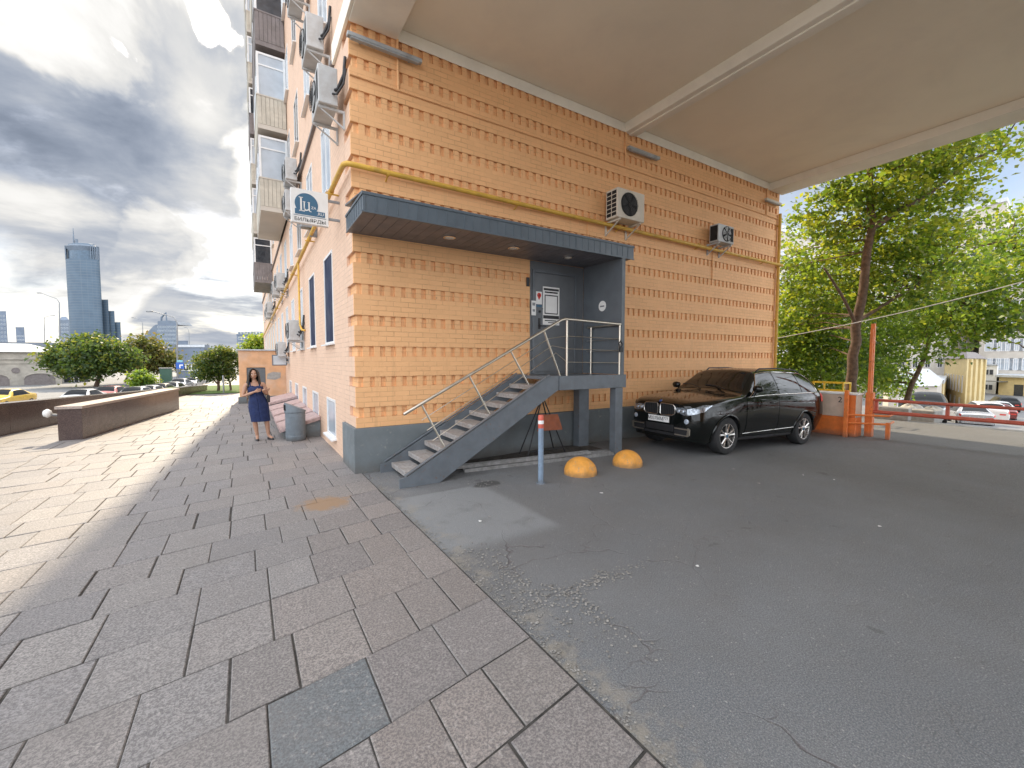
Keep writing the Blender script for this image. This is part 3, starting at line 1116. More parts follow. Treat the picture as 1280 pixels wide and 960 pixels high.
# metal door wall under the canopy
dr = MB()
dr.box(3.49, 4.93, -.014, -.001, 1.6, 3.955)
dr.box(3.60, 4.66, -.030, -.013, 1.66, 3.72)
door = dr.build('door', M_DOOR, bld, bevel=.004)
df = MB()
for (a, b, c, d) in ((3.535, 3.595, 1.63, 3.78), (4.665, 4.72, 1.63, 3.78), (3.595, 4.665, 3.725, 3.78)):
    df.box(a, b, -.045, -.0145, c, d)
for z in (1.95, 3.35):
    df.tube([(4.672, -.05, z), (4.672, -.05, z + .16)], .012, 8)
df.build('door_frame', M_GREY, door, bevel=.003)
dh = MB()
dh.box(3.68, 3.735, -.042, -.0305, 2.55, 2.78)
dh.tube([(3.708, -.042, 2.62), (3.708, -.09, 2.62), (3.84, -.09, 2.615)], .010, 8)
dh.tube([(3.72, -.031, 2.92), (3.72, -.045, 2.92)], .028, 12)
dh.tube([(3.79, -.031, 2.98), (3.79, -.04, 2.98)], .012, 10)
dh.build('door_handle', M_BLACK, door, smooth=35)

# ------------------------------------------------------------ entrance canopy
can = thing('entrance_canopy', 'long grey clad canopy with three round lights over the metal stair', 'canopy', (2.6, -.02, 3.96))
FY = -1.17
fa = MB()
fa.box(-.10, 5.26, FY, FY + .015, 3.97, 4.19)
x = -.08
while x < 5.2:
    fa.box(x, x + .014, FY - .008, FY, 3.985, 4.185)
    x += .152
fa.box(-.115, 5.275, FY - .012, FY + .02, 4.19, 4.225)
fa.box(-.115, 5.275, FY - .006, FY + .02, 3.95, 3.975)
fa.box(-.10, -.085, FY + .015, -.002, 3.97, 4.19)
y = FY + .1
while y < -.05:
    fa.box(-.108, -.10, y, y + .014, 3.985, 4.185)
    y += .152
fa.box(-.115, -.08, FY + .02, -.002, 4.19, 4.225)
fa.box(-.106, -.08, FY + .015, -.002, 3.95, 3.97)
fa.box(5.245, 5.26, FY + .015, -.002, 3.97, 4.19)
fa.build('fascia', M_FASCIA, can, bevel=.002)
so = MB()
x = -.08
while x < 5.23:
    w = .17 if x + .17 < 5.24 else 5.24 - x
    so.box(x + .003, x + w - .003, FY + .016, -.003, 3.962, 3.975)
    x += .17
so.box(-.08, 5.24, FY + .016, -.003, 3.978, 3.985)
so.build('soffit', M_SOFFIT, can)
fr = MB()
fr.prism([(FY - .0, 4.226), (-.002, 4.37), (-.002, 4.40), (FY - .0, 4.236)], frame_mx((-.11, 0, 0), (0, 1, 0), (0, 0, 1)), 5.38)
fr.build('canopy_roof', M_GREY, can)
for (x, y) in ((1.42, -.64), (2.69, -.64), (3.99, -.62)):
    d = MB()
    d.lathe([(.105, 3.961), (.105, 3.946), (.078, 3.942), (.078, 3.9605)], 24, Matrix.Translation((x, y, 0)), cap=False)
    dl = d.build('downlight', M_TRIM, can, smooth=30)
    e = MB()
    e.lathe([(.077, 3.9605), (.077, 3.956)], 24, Matrix.Translation((x, y, 0)))
    e.build('lens', M_LEDLENS, dl)
sp_ = MB()
sp_.box(4.94, 5.03, FY + .0, -.003, 1.61, 3.961)
sp_.build('side_panel', M_GREY, can, bevel=.004)

# ------------------------------------------------------------ metal staircase
stc = thing('metal_staircase', 'grey steel staircase with open stone treads and steel railing rising to the door', 'staircase', (.45, -.6, 0))
TOPZ = 1.6
XA, XB = .42, 3.12
YO, YI = -1.22, -.13
slope = TOPZ / (XB - XA)
for ysd in (YO, YI):
    s = MB()
    mx = frame_mx((0, ysd, 0), (1, 0, 0), (0, 0, 1))
    dz = .30
    poly = [(XA - .08, .0), (XA + .55, 0.0), (XB + .18, TOPZ - .24), (XB + .18, TOPZ + .015), (XB - .04, TOPZ + .015), (XA + .02, .16), (XA - .08, .14)]
    s.prism(poly, mx, -.035 if ysd == YO else .035)
    s.prism([(XA + .0, .175), (XB - .03, TOPZ + .03), (XB - .03, TOPZ + .045), (XA + .0, .19)], frame_mx((0, ysd - .02, 0), (1, 0, 0), (0, 0, 1)), -.07)
    s.build('stringer', M_STAIR, stc, bevel=.003)
NT_ = 9
for k in range(NT_):
    zt = TOPZ * (k + 1) / (NT_ + 1)
    xc = XA + .10 + (XB - XA - .04) * k / NT_
    t = MB()
    t.box(xc, xc + .33, YO + .04, YI - .04, zt - .045, zt)
    t.box(xc + .002, xc + .03, YO + .04, YI - .04, zt - .085, zt - .0451)
    t.build('tread', M_TREAD, stc, bevel=.006)
pf = MB()
pf.box(XB + .185, 5.02, YO - .02, YO + .03, TOPZ - .25, TOPZ + .012)
pf.box(XB + .02, 5.02, YO + .035, -.06, TOPZ - .06, TOPZ)
pf.box(4.97, 5.02, YO + .035, -.06, TOPZ - .22, TOPZ - .065)
pf.build('landing', M_STAIR, stc, bevel=.004)
po = MB()
po.box(4.74, 4.94, YO - .01, YO + .15, 0, TOPZ - .255)
po.build('post', M_STAIR, stc, bevel=.006)
po = MB()
po.box(4.55, 4.83, -.35, -.16, 0.0, TOPZ - .065)
po.build('post', M_STAIR, stc, bevel=.006)
rl = MB()
YR = YO + .02
h0 = (.42, YR, 1.10)
rl.tube([h0, (3.36, YR, 2.63), (3.46, YR, 2.655), (4.88, YR, 2.62)], .024, 12)
rl.tube([(4.88, YR, 2.62), (4.90, -.20, 2.62)], .022, 10)
rl.build('handrail', M_STEEL, stc, smooth=40)
dirs = Vector((XB - XA, 0, TOPZ)).normalized()


def rail_z(x):
    return 1.10 + (2.63 - 1.10) * (x - .42) / (3.36 - .42)


for xt in (.70, 1.50, 2.28, 2.98):
    top = Vector((xt, YR, rail_z(xt) - .02))
    xb_ = xt + .36
    zbot = min((xb_ - XA) * slope + .16, TOPZ + .01)
    MB().tube([top, (xb_, YR, zbot)], .016, 8).build('baluster', M_STEEL, stc, smooth=40)
for x in (3.50, 4.86):
    MB().tube([(x, YR, TOPZ), (x, YR, 2.63)], .019, 10).build('baluster', M_STEEL, stc, smooth=40)
MB().tube([(4.88, -.34, TOPZ), (4.88, -.34, 2.61)], .019, 10).build('baluster', M_STEEL, stc, smooth=40)
for q in (.27, .50, .74):
    a = Vector((.70, YR, rail_z(.70))).lerp(Vector((1.06, YR, (1.06 - XA) * slope + .16)), q)
    b = Vector((2.98, YR, rail_z(2.98))).lerp(Vector((3.34, YR, (3.34 - XA) * slope + .16)), q)
    zl = 2.62 - q * 1.02
    wr = MB()
    wr.tube([a - dirs * .12, b, (3.50, YR, zl + .0), (4.87, YR, zl - .02)], .0065, 6)
    wr.tube([(4.87, YR, zl - .02), (4.88, -.2, zl - .02)], .0065, 6)
    wr.build('rail_wire', M_STEEL, stc, smooth=40)

# lock hanging on the railing
lk = MB()
lk.box(4.82, 4.90, YR - .06, YR - .02, 2.06, 2.16)
lk.tube([(4.83, YR - .04, 2.16), (4.80, YR - .04, 2.24), (4.86, YR - .03, 2.29), (4.90, YR - .04, 2.22), (4.88, YR - .04, 2.16)], .014, 8)
tag(lk.build('bicycle_lock', M_BLACK, loc=(4.85, YR - .04, 2.06), smooth=40), 'black lock hanging on the corner post of the stair railing', 'lock')

# ------------------------------------------------------------ notices on the door
def flat_sheet(name, label, cat, cx, cz, w, h, y, extras, x=None):
    t = thing(name, label, cat, (cx, y, cz))
    b = MB()
    b.box(cx - w / 2, cx + w / 2, y - .003, y, cz - h / 2, cz + h / 2)
    b.build('sheet', M_PAPER, t)
    for (nm, ex, ez, ew, eh, m) in extras:
        e = MB()
        e.box(cx + ex - ew / 2, cx + ex + ew / 2, y - .0055, y - .0032, cz + ez - eh / 2, cz + ez + eh / 2)
        e.build(nm, m, t)
    return t


flat_sheet('notice', 'large white printed notice with black bars on the grey door', 'notice', 4.02, 3.05, .44, .80, -.031,
           [('printed_bar', 0, .345, .40, .045, M_BLACK), ('printed_bar', 0, .285, .34, .03, M_DARK),
            ('printed_frame', -.165, .03, .022, .40, M_BLACK), ('printed_frame', .165, .03, .022, .40, M_BLACK),
            ('printed_frame', 0, .22, .308, .022, M_BLACK), ('printed_frame', 0, -.16, .308, .022, M_BLACK),
            ('printed_bar', 0, -.235, .42, .07, M_BLACK), ('printed_bar', -.02, -.31, .30, .022, M_DARK), ('printed_bar', .03, -.35, .22, .016, M_DARK)])
tg = flat_sheet('sticker', 'small white sticker with a red map pin beside the large notice', 'sticker', 3.70, 3.20, .15, .26, -.031,
                [('blue_footer', 0, -.165, .13, .05, M_LOGO)])
pn = MB()
pn.lathe([(.05, 0), (.05, .003)], 18, frame_mx((3.70, -.0375, 3.255), (1, 0, 0), (0, 0, 1)))
pn.prism([(-.042, -.02), (.042, -.02), (0, -.10)], frame_mx((3.70, -.0345, 3.255), (1, 0, 0), (0, 0, 1)), .003)
pn.build('map_pin', M_RED, tg)
pc = MB()
pc.lathe([(.02, 0), (.02, .002)], 14, frame_mx((3.70, -.0385, 3.255), (1, 0, 0), (0, 0, 1)))
pc.build('pin_centre', M_PAPER, tg)
flat_sheet('opening_hours', 'narrow white card with grey lines at the edge of the brickwork', 'card', 3.555, 2.98, .11, .30, -.047,
           [('printed_bar', 0, .08, .07, .06, M_POLE), ('printed_bar', 0, -.05, .06, .05, M_POLE)])
rs = thing('round_sticker', 'round white sticker on the grey side panel of the porch', 'sticker', (4.93, -.55, 3.02))
q = MB()
q.lathe([(.11, 0), (.11, .004)], 24, frame_mx((4.936, -.62, 3.05), (0, -1, 0), (0, 0, 1)))
q.build('disc', M_PAPER, rs)
q = MB()
q.box(4.9255, 4.9315, -.68, -.56, 3.03, 3.06)
q.build('printed_bar', M_POLE, rs)
bt = MB()
bt.box(3.40, 3.47, -.02, -.001, 3.42, 3.60)
tag(bt.build('door_bell', M_BLACK, loc=(3.435, -.001, 3.42), bevel=.004), 'small black bell box on the brick beside the grey door', 'door bell')

# ------------------------------------------------------------ gas pipe
gp = thing('gas_pipe', 'yellow gas pipe running round the brick corner above the canopy', 'pipe', (-.12, -.12, 4.98))
g_ = MB()
path = [(-.13, 38, 4.0), (-.13, 7.2, 4.78), (-.13, .25, 5.0)]
path += [(-.13, .05, 5.0), (-.125, -.06, 5.0), (-.09, -.12, 5.0), (0.0, -.13, 5.0)]
path += [(2.6, -.13, 4.99), (LX + .05, -.13, 4.96)]
g_.tube(path, .042, 12)
g_.build('pipe', M_YELLOW, gp, smooth=50)
g_ = MB()
g_.tube([(-.13, 6.85, 4.78), (-.13, 6.85, 2.95), (-.10, 6.7, 2.80), (-.03, 6.6, 2.78)], .03, 10)
g_.build('branch_pipe', M_YELLOW, gp, smooth=50)
for (x, y, ax) in ((.55, 0, 0), (3.1, 0, 0), (5.9, 0, 0), (8.9, 0, 0), (12.2, 0, 0), (0, 1.1, 1), (0, 4.3, 1), (0, 8.5, 1), (0, 12.5, 1), (0, 17, 1)):
    b = MB()
    zp = 5.0 if ax == 0 else 5.0 - .028 * y
    if ax == 0:
        b.tube([(x, -.005, zp - .10), (x, -.10, zp - .06), (x, -.16, zp - .045)], .013, 6)
        b.tube([(x - .02, -.13, zp - .01), (x + .02, -.13, zp - .01)], .050, 12)
    else:
        b.tube([(-.005, y, zp - .06), (-.22, y, zp - .06)], .016, 6)
        b.tube([(-.13, y - .02, zp - .01), (-.13, y + .02, zp - .01)], .050, 12)
    b.build('pipe_bracket', M_YELLOW, gp, smooth=50)

# ------------------------------------------------------------ tube lamps under the ceiling
for (x0, x1, z0, z1, lab) in ((-.05, 1.16, 6.98, 6.95, 'grey tube lamp fixed to the brick nearest the street corner'),
                              (6.18, 7.26, 6.86, 6.88, 'grey tube lamp fixed to the brick beneath the middle ceiling beam'),
                              (12.2, 13.1, 6.86, 6.86, 'pale tube lamp fixed to the brick at the courtyard end')):
    t = thing('tube_lamp', lab, 'lamp', ((x0 + x1) / 2, -.1, z0), 0, 'tube lamps along the passage wall')
    b = MB()
    mid = Vector(((x0 + x1) / 2, -.12, (z0 + z1) / 2))
    b.box(x0, x1, -.16, -.07, z0 - .03, z0 + .035)
    b.build('housing', M_LAMPG if x0 < 12 else M_ACW, t, bevel=.01)
    b = MB()
    b.box(x0 + .05, x1 - .05, -.155, -.08, z0 - .055, z0 - .0305)
    b.build('diffuser', M_LAMPG, t, bevel=.01)
    for x in (x0 + .2, x1 - .2):
        MB().box(x, x + .03, -.0695, -.002, z0 - .01, z0 + .02).build('bracket', M_LAMPG, t)

# ------------------------------------------------------------ air conditioners
def ac_unit(w, h, d, case, fan_x=.36, side_grille=True, label='', grp=None, slats=False):
    """local: back on y=0 plane at y=-.12 gap; front faces -y; base z=0"""
    t = thing('air_conditioner', label, 'air conditioner', (0, 0, 0), 0, grp)
    g = .12
    b = MB()
    b.box(-w / 2, w / 2, -g - d, -g, 0, h)
    c = b.build('casing', case, t, local=True, bevel=.014)
    f = MB()
    cx = -w / 2 + w * fan_x
    r = min(h * .43, w * .3)
    fx = frame_mx((cx, -g - d - .001, h / 2), (1, 0, 0), (0, 0, 1))
    f.lathe([(r, 0), (r, .012)], 36, fx)
    f.build('fan_opening', M_DARK, t, local=True)
    bl = MB()
    for k in range(5):
        a = 2 * PI * k / 5
        pts = []
        for q in range(6):
            aa = a + .9 * q / 5
            pts.append((r * .9 * math.cos(aa), r * .9 * math.sin(aa)))
        pts += [(r * .2 * math.cos(a + .7), r * .2 * math.sin(a + .7)), (r * .2 * math.cos(a), r * .2 * math.sin(a))]
        bl.prism(pts, fx @ Matrix.Translation((0, 0, .0125)), .004)
    bl.lathe([(r * .24, .0125), (r * .24, .03), (r * .1, .036)], 16, fx)
    bl.build('fan_blade', M_ACG if slats else M_BLACK, t, local=True)
    gr_ = MB()
    for k in range(1, 6):
        rr = r * k / 5.5
        ring = [fx @ Vector((rr * math.cos(2 * PI * j / 28), rr * math.sin(2 * PI * j / 28), .045)) for j in range(29)]
        gr_.tube(ring, .0028, 4, cap=False)
    for k in range(6):
        a = PI * k / 6
        gr_.tube([fx @ Vector((r * math.cos(a), r * math.sin(a), .042)), fx @ Vector((-r * math.cos(a), -r * math.sin(a), .042))], .003, 4)
    gr_.build('fan_guard', M_BLACK, t, local=True)
    if side_grille:
        s = MB()
        n1, n2 = 6, 2
        for i in range(n1):
            for j in range(n2):
                z0 = h * .06 + (h * .88) / n1 * i
                y0 = -g - d * .92 + d * .86 / n2 * j
                s.box(-w / 2 - .004, -w / 2 + .001, y0 + .012, y0 + d * .86 / n2 - .012, z0 + .01, z0 + h * .88 / n1 - .01)
        s.build('side_grille', M_DARK, t, local=True)
    else:
        s = MB()
        s.box(-w / 2 - .004, -w / 2 + .001, -g - d * .9, -g - d * .1, h * .08, h * .92)
        s.build('side_grille', M_DARK, t, local=True)
        s = MB()
        s.box(w * .28, w * .46, -g - d - .004, -g - d + .001, h * .12, h * .88)
        s.build('side_grille', M_DARK, t, local=True)
    for x in (-w * .38, w * .38):
        k_ = MB()
        k_.box(x - .02, x + .02, -g - d * .95, -.002, -.045, -.004)
        k_.box(x - .02, x + .02, -.03, -.002, -.30, -.046)
        k_.prism([(-.03, -.26), (-g - d * .8, -.05), (-g - d * .9, -.05), (-.03, -.29)], frame_mx((x - .012, 0, 0), (0, 1, 0), (0, 0, 1)), .024)
        k_.build('bracket', case, t, local=True)
    return t


a1 = ac_unit(.86, .64, .36, M_ACW, .42, True, 'cream air conditioner with a dark fan above the porch side panel', 'air conditioners on the passage wall')
a1.location = (5.92, .0, 5.06)
a2 = ac_unit(.72, .47, .27, M_ACG, .52, False, 'smaller grey air conditioner with a pale fan further along the passage wall', 'air conditioners on the passage wall', True)
a2.location = (9.74, .0, 5.12)

# units on the street facade face -X
fac0 = ac_unit(.80, .60, .30, M_ACG, .40, False, 'grey air conditioner with dark pipes bracketed beside the street corner, above the sign', 'air conditioners on the street facade', True)
hs = MB()
hs.tube([(.40, -.16, .25), (.50, -.14, .22), (.54, -.05, .45), (.52, -.02, .75)], .025, 8)
hs.tube([(.40, -.2, .18), (.53, -.16, .12), (.56, -.06, .30), (.55, -.02, .55)], .018, 8)
hs.build('hose', M_BLACK, fac0, local=True, smooth=50)
fac0.location = (0, .72, 6.07)
fac0.rotation_euler = (0, 0, R(-90))
spots = [((0, 1.95, 7.68), 'weathered air conditioner just under the top left of the passage lintel'),
         ((0, 7.0, 7.08), 'grey air conditioner beside the lowest balcony, hung above the cornice'),
         ((0, 7.35, 6.30), 'air conditioner hung low between the sign and the nearest balcony'),
         ((0, 7.35, 2.50), 'air conditioner at the lower hall windows beside the yellow branch pipe'),
         ((0, 12.3, 4.75), 'air conditioner above the yellow pipe, nearer of the far pair'),
         ((0, 15.2, 4.85), 'air conditioner above the yellow pipe, farther of the far pair'),
         ((0, 21.0, 4.6), 'distant air conditioner low on the facade just above the pipe'),
         ((0, 23.2, 4.5), 'most distant air conditioner on the facade above the brick annex'),
         ((0, 12.8, 2.05), 'air conditioner next to the brick annex roof'),
         ((0, 4.45, 10.3), 'air conditioner high on the facade, level with the second balcony')]
for (l, lab) in spots:
    dup(fac0, l, R(-90), lab)

# ------------------------------------------------------------ projecting shop sign
sg = thing('shop_sign', 'square projecting billiards sign with blue round logo on the facade', 'sign', (-.1, 1.0, 4.6))
SX0, SX1, SZ0, SZ1, SY = -.80, -.20, 4.29, 4.87, 1.0
s = MB()
s.box(SX0, SX1, SY, SY + .10, SZ0, SZ1)
s.build('board', M_SIGNW, sg, bevel=.006)
cz = 4.615
fxm = frame_mx((SX0 + .06, SY - .001, SZ0 + .165), (1, 0, 0), (0, 0, 1))     # z towards viewer is -Y
disc = []
cx0, cy0, rr0 = .185, .165, .185
for k in range(33):
    a = PI + .35 - (PI + 1.1) * k / 32
    disc.append((cx0 + rr0 * math.cos(a), cy0 + rr0 * math.sin(a)))
logo = [(-.0, -.02), (.48, -.02), (.48, .07), (.36, .07)] + [p for p in disc[::-1] if p[1] > .05 or p[0] < .05]
l_ = MB()
l_.prism([(-.0, -.02), (.48, -.02), (.48, .07), (0.0, .07)], fxm, .004)
l_.lathe([(rr0, 0.001), (rr0, .0045)], 40, fxm @ Matrix.Translation((cx0, cy0, 0)))
l_.build('logo_shape', M_LOGO, sg)
w_ = MB()
T3 = fxm @ Matrix.Translation((0, 0, .005))


def rect(a, b, c, d):
    w_.prism([(a, c), (b, c), (b, d), (a, d)], T3, .003)


rect(.085, .112, .04, .27)
rect(.065, .132, .262, .275)
w_.prism([(.065, .035), (.155, .035), (.165, .065), (.150, .050), (.065, .048)], T3, .003)
rect(.140, .158, .075, .20)
rect(.128, .168, .195, .205)
rect(.215, .235, .055, .20)
rect(.203, .240, .195, .205)
U = [(.140, .085), (.150, .06), (.175, .048), (.20, .055), (.218, .075), (.218, .10), (.205, .08), (.185, .068), (.166, .075), (.158, .10)]
w_.prism(U, T3, .003)
w_.prism([(.225, .045), (.262, .04), (.262, .05), (.235, .058)], T3, .003)
w_.build('logo_letters', M_SIGNW, sg)
text_mesh('logo_text', 'ZA', .062, fxm @ Matrix.Translation((.298, .115, .006)), M_SIGNW, sg, .001)
text_mesh('logo_text', '.RU', .075, fxm @ Matrix.Translation((.405, .026, .006)), M_SIGNW, sg, .001)
text_mesh('sign_text', 'БИЛЬЯРДЫ', .082, fxm @ Matrix.Translation((.24, -.108, .002)), M_BLACK, sg, .001, sx=1.08)
ub = MB()
ub.prism([(-.02, -.044), (.50, -.044), (.50, -.036), (-.02, -.036)], fxm, .003)
ub.build('rule_line', M_LOGO, sg)
for z in (4.42, 4.74):
    MB().box(SX1 - .01, -.002, SY + .03, SY + .07, z, z + .04).build('bracket', M_POLE, sg)

# street lamps fixed to the facade: flat grey floodlights
for (y, z, lab) in ((2.5, 5.05, 'grey floodlight on the facade right above the sign'), (3.9, 4.95, 'grey floodlight arm on the facade just behind the sign')):
    t = thing('floodlight', lab, 'floodlight', (0, y, z), 0, 'floodlights on the street facade')
    b = MB()
    b.box(-.36, -.02, y - .1, y + .1, z + .05, z + .14)
    b.build('lamp_head', M_POLE, t, bevel=.02)
    b = MB()
    b.box(-.16, -.002, y - .03, y + .03, z - .12, z + .049)
    b.build('arm', M_POLE, t)

# illuminated sign box far along the facade
t = thing('sign_box', 'small grey box sign projecting from the facade near the annex', 'sign', (-.3, 12.6, 1.85))
b = MB()
b.box(-.62, -.08, 12.6, 12.72, 1.68, 2.12)
b.build('box', M_GREY, t, bevel=.01)
b = MB()
b.box(-.58, -.12, 12.594, 12.602, 1.72, 2.08)
b.build('face', M_ROOF, t)
b = MB()
b.box(-.085, -.002, 12.63, 12.69, 1.86, 1.94)
b.build('bracket', M_GREY, t)


# ------------------------------------------------------------ far placement: a bearing and a forward distance to a point
CAM = Vector(cam.location)


def at(u, v, d):
    r = pix_dir(u, v)
    f = r.x * math.sin(R(32)) + r.y * math.cos(R(32))
    return CAM + r * (d / f)


# ------------------------------------------------------------ things on the asphalt
bo = thing('bollard', 'grey blue steel bollard with red and white bands on top', 'bollard', (2.28, -2.08, 0))
b = MB()
b.lathe([(.043, 0), (.042, .86)], 20)
b.lathe([(.075, 0), (.07, .012)], 20)
b.build('post', M_BLUEPOLE, bo, local=True, smooth=40)
b = MB()
b.lathe([(.0445, .86), (.0445, .925)], 20)
b.lathe([(.0445, .98), (.0445, 1.04), (.036, 1.06), (.001, 1.068)], 20)
b.build('red_band', M_BRED, bo, local=True, smooth=40)
b = MB()
b.lathe([(.044, .925), (.044, .98)], 20)
b.build('white_band', M_WHITE, bo, local=True, smooth=40)

for (x, y, r, lab) in ((3.17, -1.98, .275, 'orange concrete parking dome beside the bollard, nearer of the pair'),
                       (4.29, -1.98, .265, 'orange concrete parking dome nearest the black car')):
    b = MB()
    n = 32
    prof = [(r, 0), (r * .995, .03)]
    for k in range(1, 11):
        a = PI / 2 * k / 10
        prof.append((max(.002, r * math.cos(a)), .03 + (r - .02) * math.sin(a)))
    b.lathe(prof, n, Matrix.Translation((x, y, 0)))
    o = b.build('parking_dome', M_DOME, loc=(x, y, 0), smooth=45)
    tag(o, lab, 'parking dome', 'orange parking domes on the asphalt')

# rubble and grit where the asphalt meets the slabs
gv = MB()
rg_ = random.Random(99)
def stone(x, y, r):
    h = r * rg_.uniform(.5, .9)
    n = 5
    a0 = rg_.uniform(0, 6)
    i = len(gv.v)
    for zz_, rr_ in ((.002, r), (h * .6, r * .85)):
        for j in range(n):
            a = a0 + 2 * PI * j / n
            q = rr_ * rg_.uniform(.7, 1.15)
            gv.v.append((x + q * math.cos(a), y + q * math.sin(a), zz_ + .004))
    gv.v.append((x, y, h + .004))
    for j in range(n):
        gv.f.append((i + j, i + (j + 1) % n, i + n + (j + 1) % n, i + n + j))
        gv.f.append((i + n + j, i + n + (j + 1) % n, i + 2 * n))
        gv.m += [0, 0]
for k in range(900):
    y = rg_.uniform(-6.4, -.9)
    d_ = abs(rg_.gauss(0, .045)) + .004
    stone(.075 + d_, y, rg_.uniform(.003, .011))
for (cx_, cy_, sx_, sy_, n_) in ((.34, -4.35, .10, .42, 420), (.62, -4.95, .05, .25, 160), (.95, -4.72, .30, .05, 260), (1.6, -1.75, .2, .15, 50), (.25, -.5, .1, .25, 80)):
    for k in range(n_):
        stone(cx_ + rg_.gauss(0, sx_), cy_ + rg_.gauss(0, sy_), rg_.uniform(.004, .014))
for k in range(700):
    stone(rg_.uniform(.3, 8), rg_.uniform(-6.4, -2.2), rg_.uniform(.002, .0065))
tag(gv.build('grit', mat('grit_stone', (.235, .22, .20), .9, var=.35, scale=30), normals=False), 'loose grit and crumbled stone along the edge of the asphalt', 'grit', kind='stuff')

# loose grey channel bars on the ground under the stair
for k, (dy, dx, z0) in enumerate(((0, 0, 0.0), (.13, .25, 0.0), (.06, -.12, .062))):
    b = MB()
    mx = Matrix.Translation((1.55 + dx, -.86 + dy, z0)) @ Matrix.Rotation(R(-6.5), 4, 'Z')
    L = 3.15 - .2 * k
    b.box(0, L, -.05, .05, 0.001, .012, 0, mx)
    b.box(0, L, -.05, -.038, .012, .06, 0, mx)
    b.box(0, L, .038, .05, .012, .06, 0, mx)
    labs = ['lower grey metal channel lying nearest the bollard under the stair', 'grey metal channel lying deepest under the stair by the soil',
            'upper grey metal channel resting across the two others under the stair']
    tag(b.build('metal_channel', M_WOODB, loc=(1.55 + dx, -.86 + dy, z0)), labs[k], 'metal channel', 'loose channels under the stair')
sb = MB()
sb.grid(lambda a, b_: (1.3 + 3.6 * a, -.68 + .60 * b_ - .05 * math.sin(a * 7), .006 + .03 * math.sin(PI * b_) * (1 + .5 * math.sin(a * 11)) * (1 if 0 < a < 1 else 0)), 40, 10)
tag(sb.build('soil_strip', M_DIRT), 'dark loose soil under the staircase', 'soil', kind='stuff')

# folded warning trestle leaning under the stair
tr = thing('warning_trestle', 'small black trestle with a faded orange panel standing under the stair', 'trestle', (3.5, -.55, 0))
b = MB()
for (p, q) in (((3.02, -.62, .02), (3.42, -.52, 1.12)), ((3.95, -.62, .02), (3.48, -.52, 1.12)), ((3.05, -.28, .02), (3.44, -.48, 1.12)), ((3.92, -.28, .02), (3.47, -.48, 1.12)), ((3.06, -.61, .12), (3.90, -.61, .12))):
    b.tube([p, q], .013, 6)
b.build('frame', M_BLACK, tr)
b = MB()
b.prism([(3.24, .52), (3.86, .50), (3.74, .82), (3.34, .84)], frame_mx((0, -.63, 0), (1, 0, 0), (0, 0, 1)), .012)
b.build('panel', mat('faded_orange', (.33, .10, .045), .7, var=.15, scale=9, dirt=(.14, .07, .05), dscale=4), tr)

# litter and leaf chips
for k in range(9):
    x, y = rnd.uniform(.6, 6.5), rnd.uniform(-5.6, -2.6)
    b = MB()
    s = rnd.uniform(.014, .03)
    a = rnd.uniform(0, 6)
    P = [(x + s * math.cos(a + t) * rnd.uniform(.6, 1.2), y + s * math.sin(a + t) * rnd.uniform(.6, 1.2), .004 + rnd.uniform(0, .006)) for t in (0, 1.3, 2.7, 4.1, 5.2)]
    b.face(P)
    b.face([(p[0], p[1], p[2] + .003) for p in P])
    tag(b.build('paper_scrap', M_PAPER if k % 3 else M_TREAD, normals=False, loc=(x, y, 0)), 'tiny scrap of litter lying on the asphalt lane', 'litter', 'scraps of litter on the asphalt')

# ------------------------------------------------------------ along the street facade
bn = thing('litter_bin', 'grey steel litter bin with a slanted hood standing by the facade', 'bin', (-.58, 3.85, .014))
b = MB()
b.lathe([(.205, .0), (.215, .02), (.215, .66), (.205, .665)], 28)
for z in (.10, .56):
    b.lathe([(.216, z), (.219, z + .004), (.219, z + .02), (.216, z + .024)], 28, cap=False)
b.build('barrel', M_BIN, bn, local=True, smooth=35)
b = MB()
# hood: cylinder cut by a slope, open on its left side
n = 28
ring0, ring1 = [], []
for j in range(n):
    a = 2 * PI * j / n
    x, y = .228 * math.cos(a), .228 * math.sin(a)
    ring0.append((x, y, .69))
    ring1.append((x, y, .80 - .45 * x))
i0 = len(b.v)
b.v += ring0 + ring1
for j in range(n):
    b.f.append((i0 + j, i0 + (j + 1) % n, i0 + n + (j + 1) % n, i0 + n + j))
    b.m.append(0)
b.f.append(tuple(i0 + n + j for j in range(n)))
b.m.append(0)
b.f.append(tuple(i0 + j for j in range(n))[::-1])
b.m.append(0)
b.lathe([(.232, .67), (.232, .695)], 28)
b.build('hood', M_BIN, bn, local=True, smooth=35)
b = MB()
b.box(-.236, -.20, -.10, .10, .72, .85)
b.build('opening', M_DARK, bn, local=True)

for k, (y0, y1, zw, zo) in enumerate(((4.05, 5.25, .50, .26), (5.45, 6.6, .50, .27), (6.8, 8.0, .52, .30), (8.2, 9.5, .52, .31), (9.75, 11.9, .60, .40))):
    labs = ['pink stone lid on a grey plinth just behind the litter bin', 'second sloped pink stone lid behind the litter bin',
            'middle sloped pink stone lid of the row along the facade', 'fourth sloped pink stone lid, next to the long last one',
            'long sloped stone lid nearest the brick annex']
    t = thing('pit_cover', labs[k], 'stone cover', (-.45, (y0 + y1) / 2, .012), 0, 'sloped stone covers along the facade')
    b = MB()
    b.prism([(-.82, .012), (-.004, .012), (-.004, zw - .08), (-.82, zo - .08)], frame_mx((0, y1 - .06, 0), (1, 0, 0), (0, 0, 1)), y1 - y0 - .12)
    b.build('base', M_PLINTH, t, bevel=.006)
    b = MB()
    b.prism([(-.90, zo - .085), (-.004, zw - .075), (-.004, zw + .015), (-.90, zo + .005)], frame_mx((0, y1, 0), (1, 0, 0), (0, 0, 1)), y1 - y0)
    b.build('stone_lid', M_PINK, t, bevel=.008)

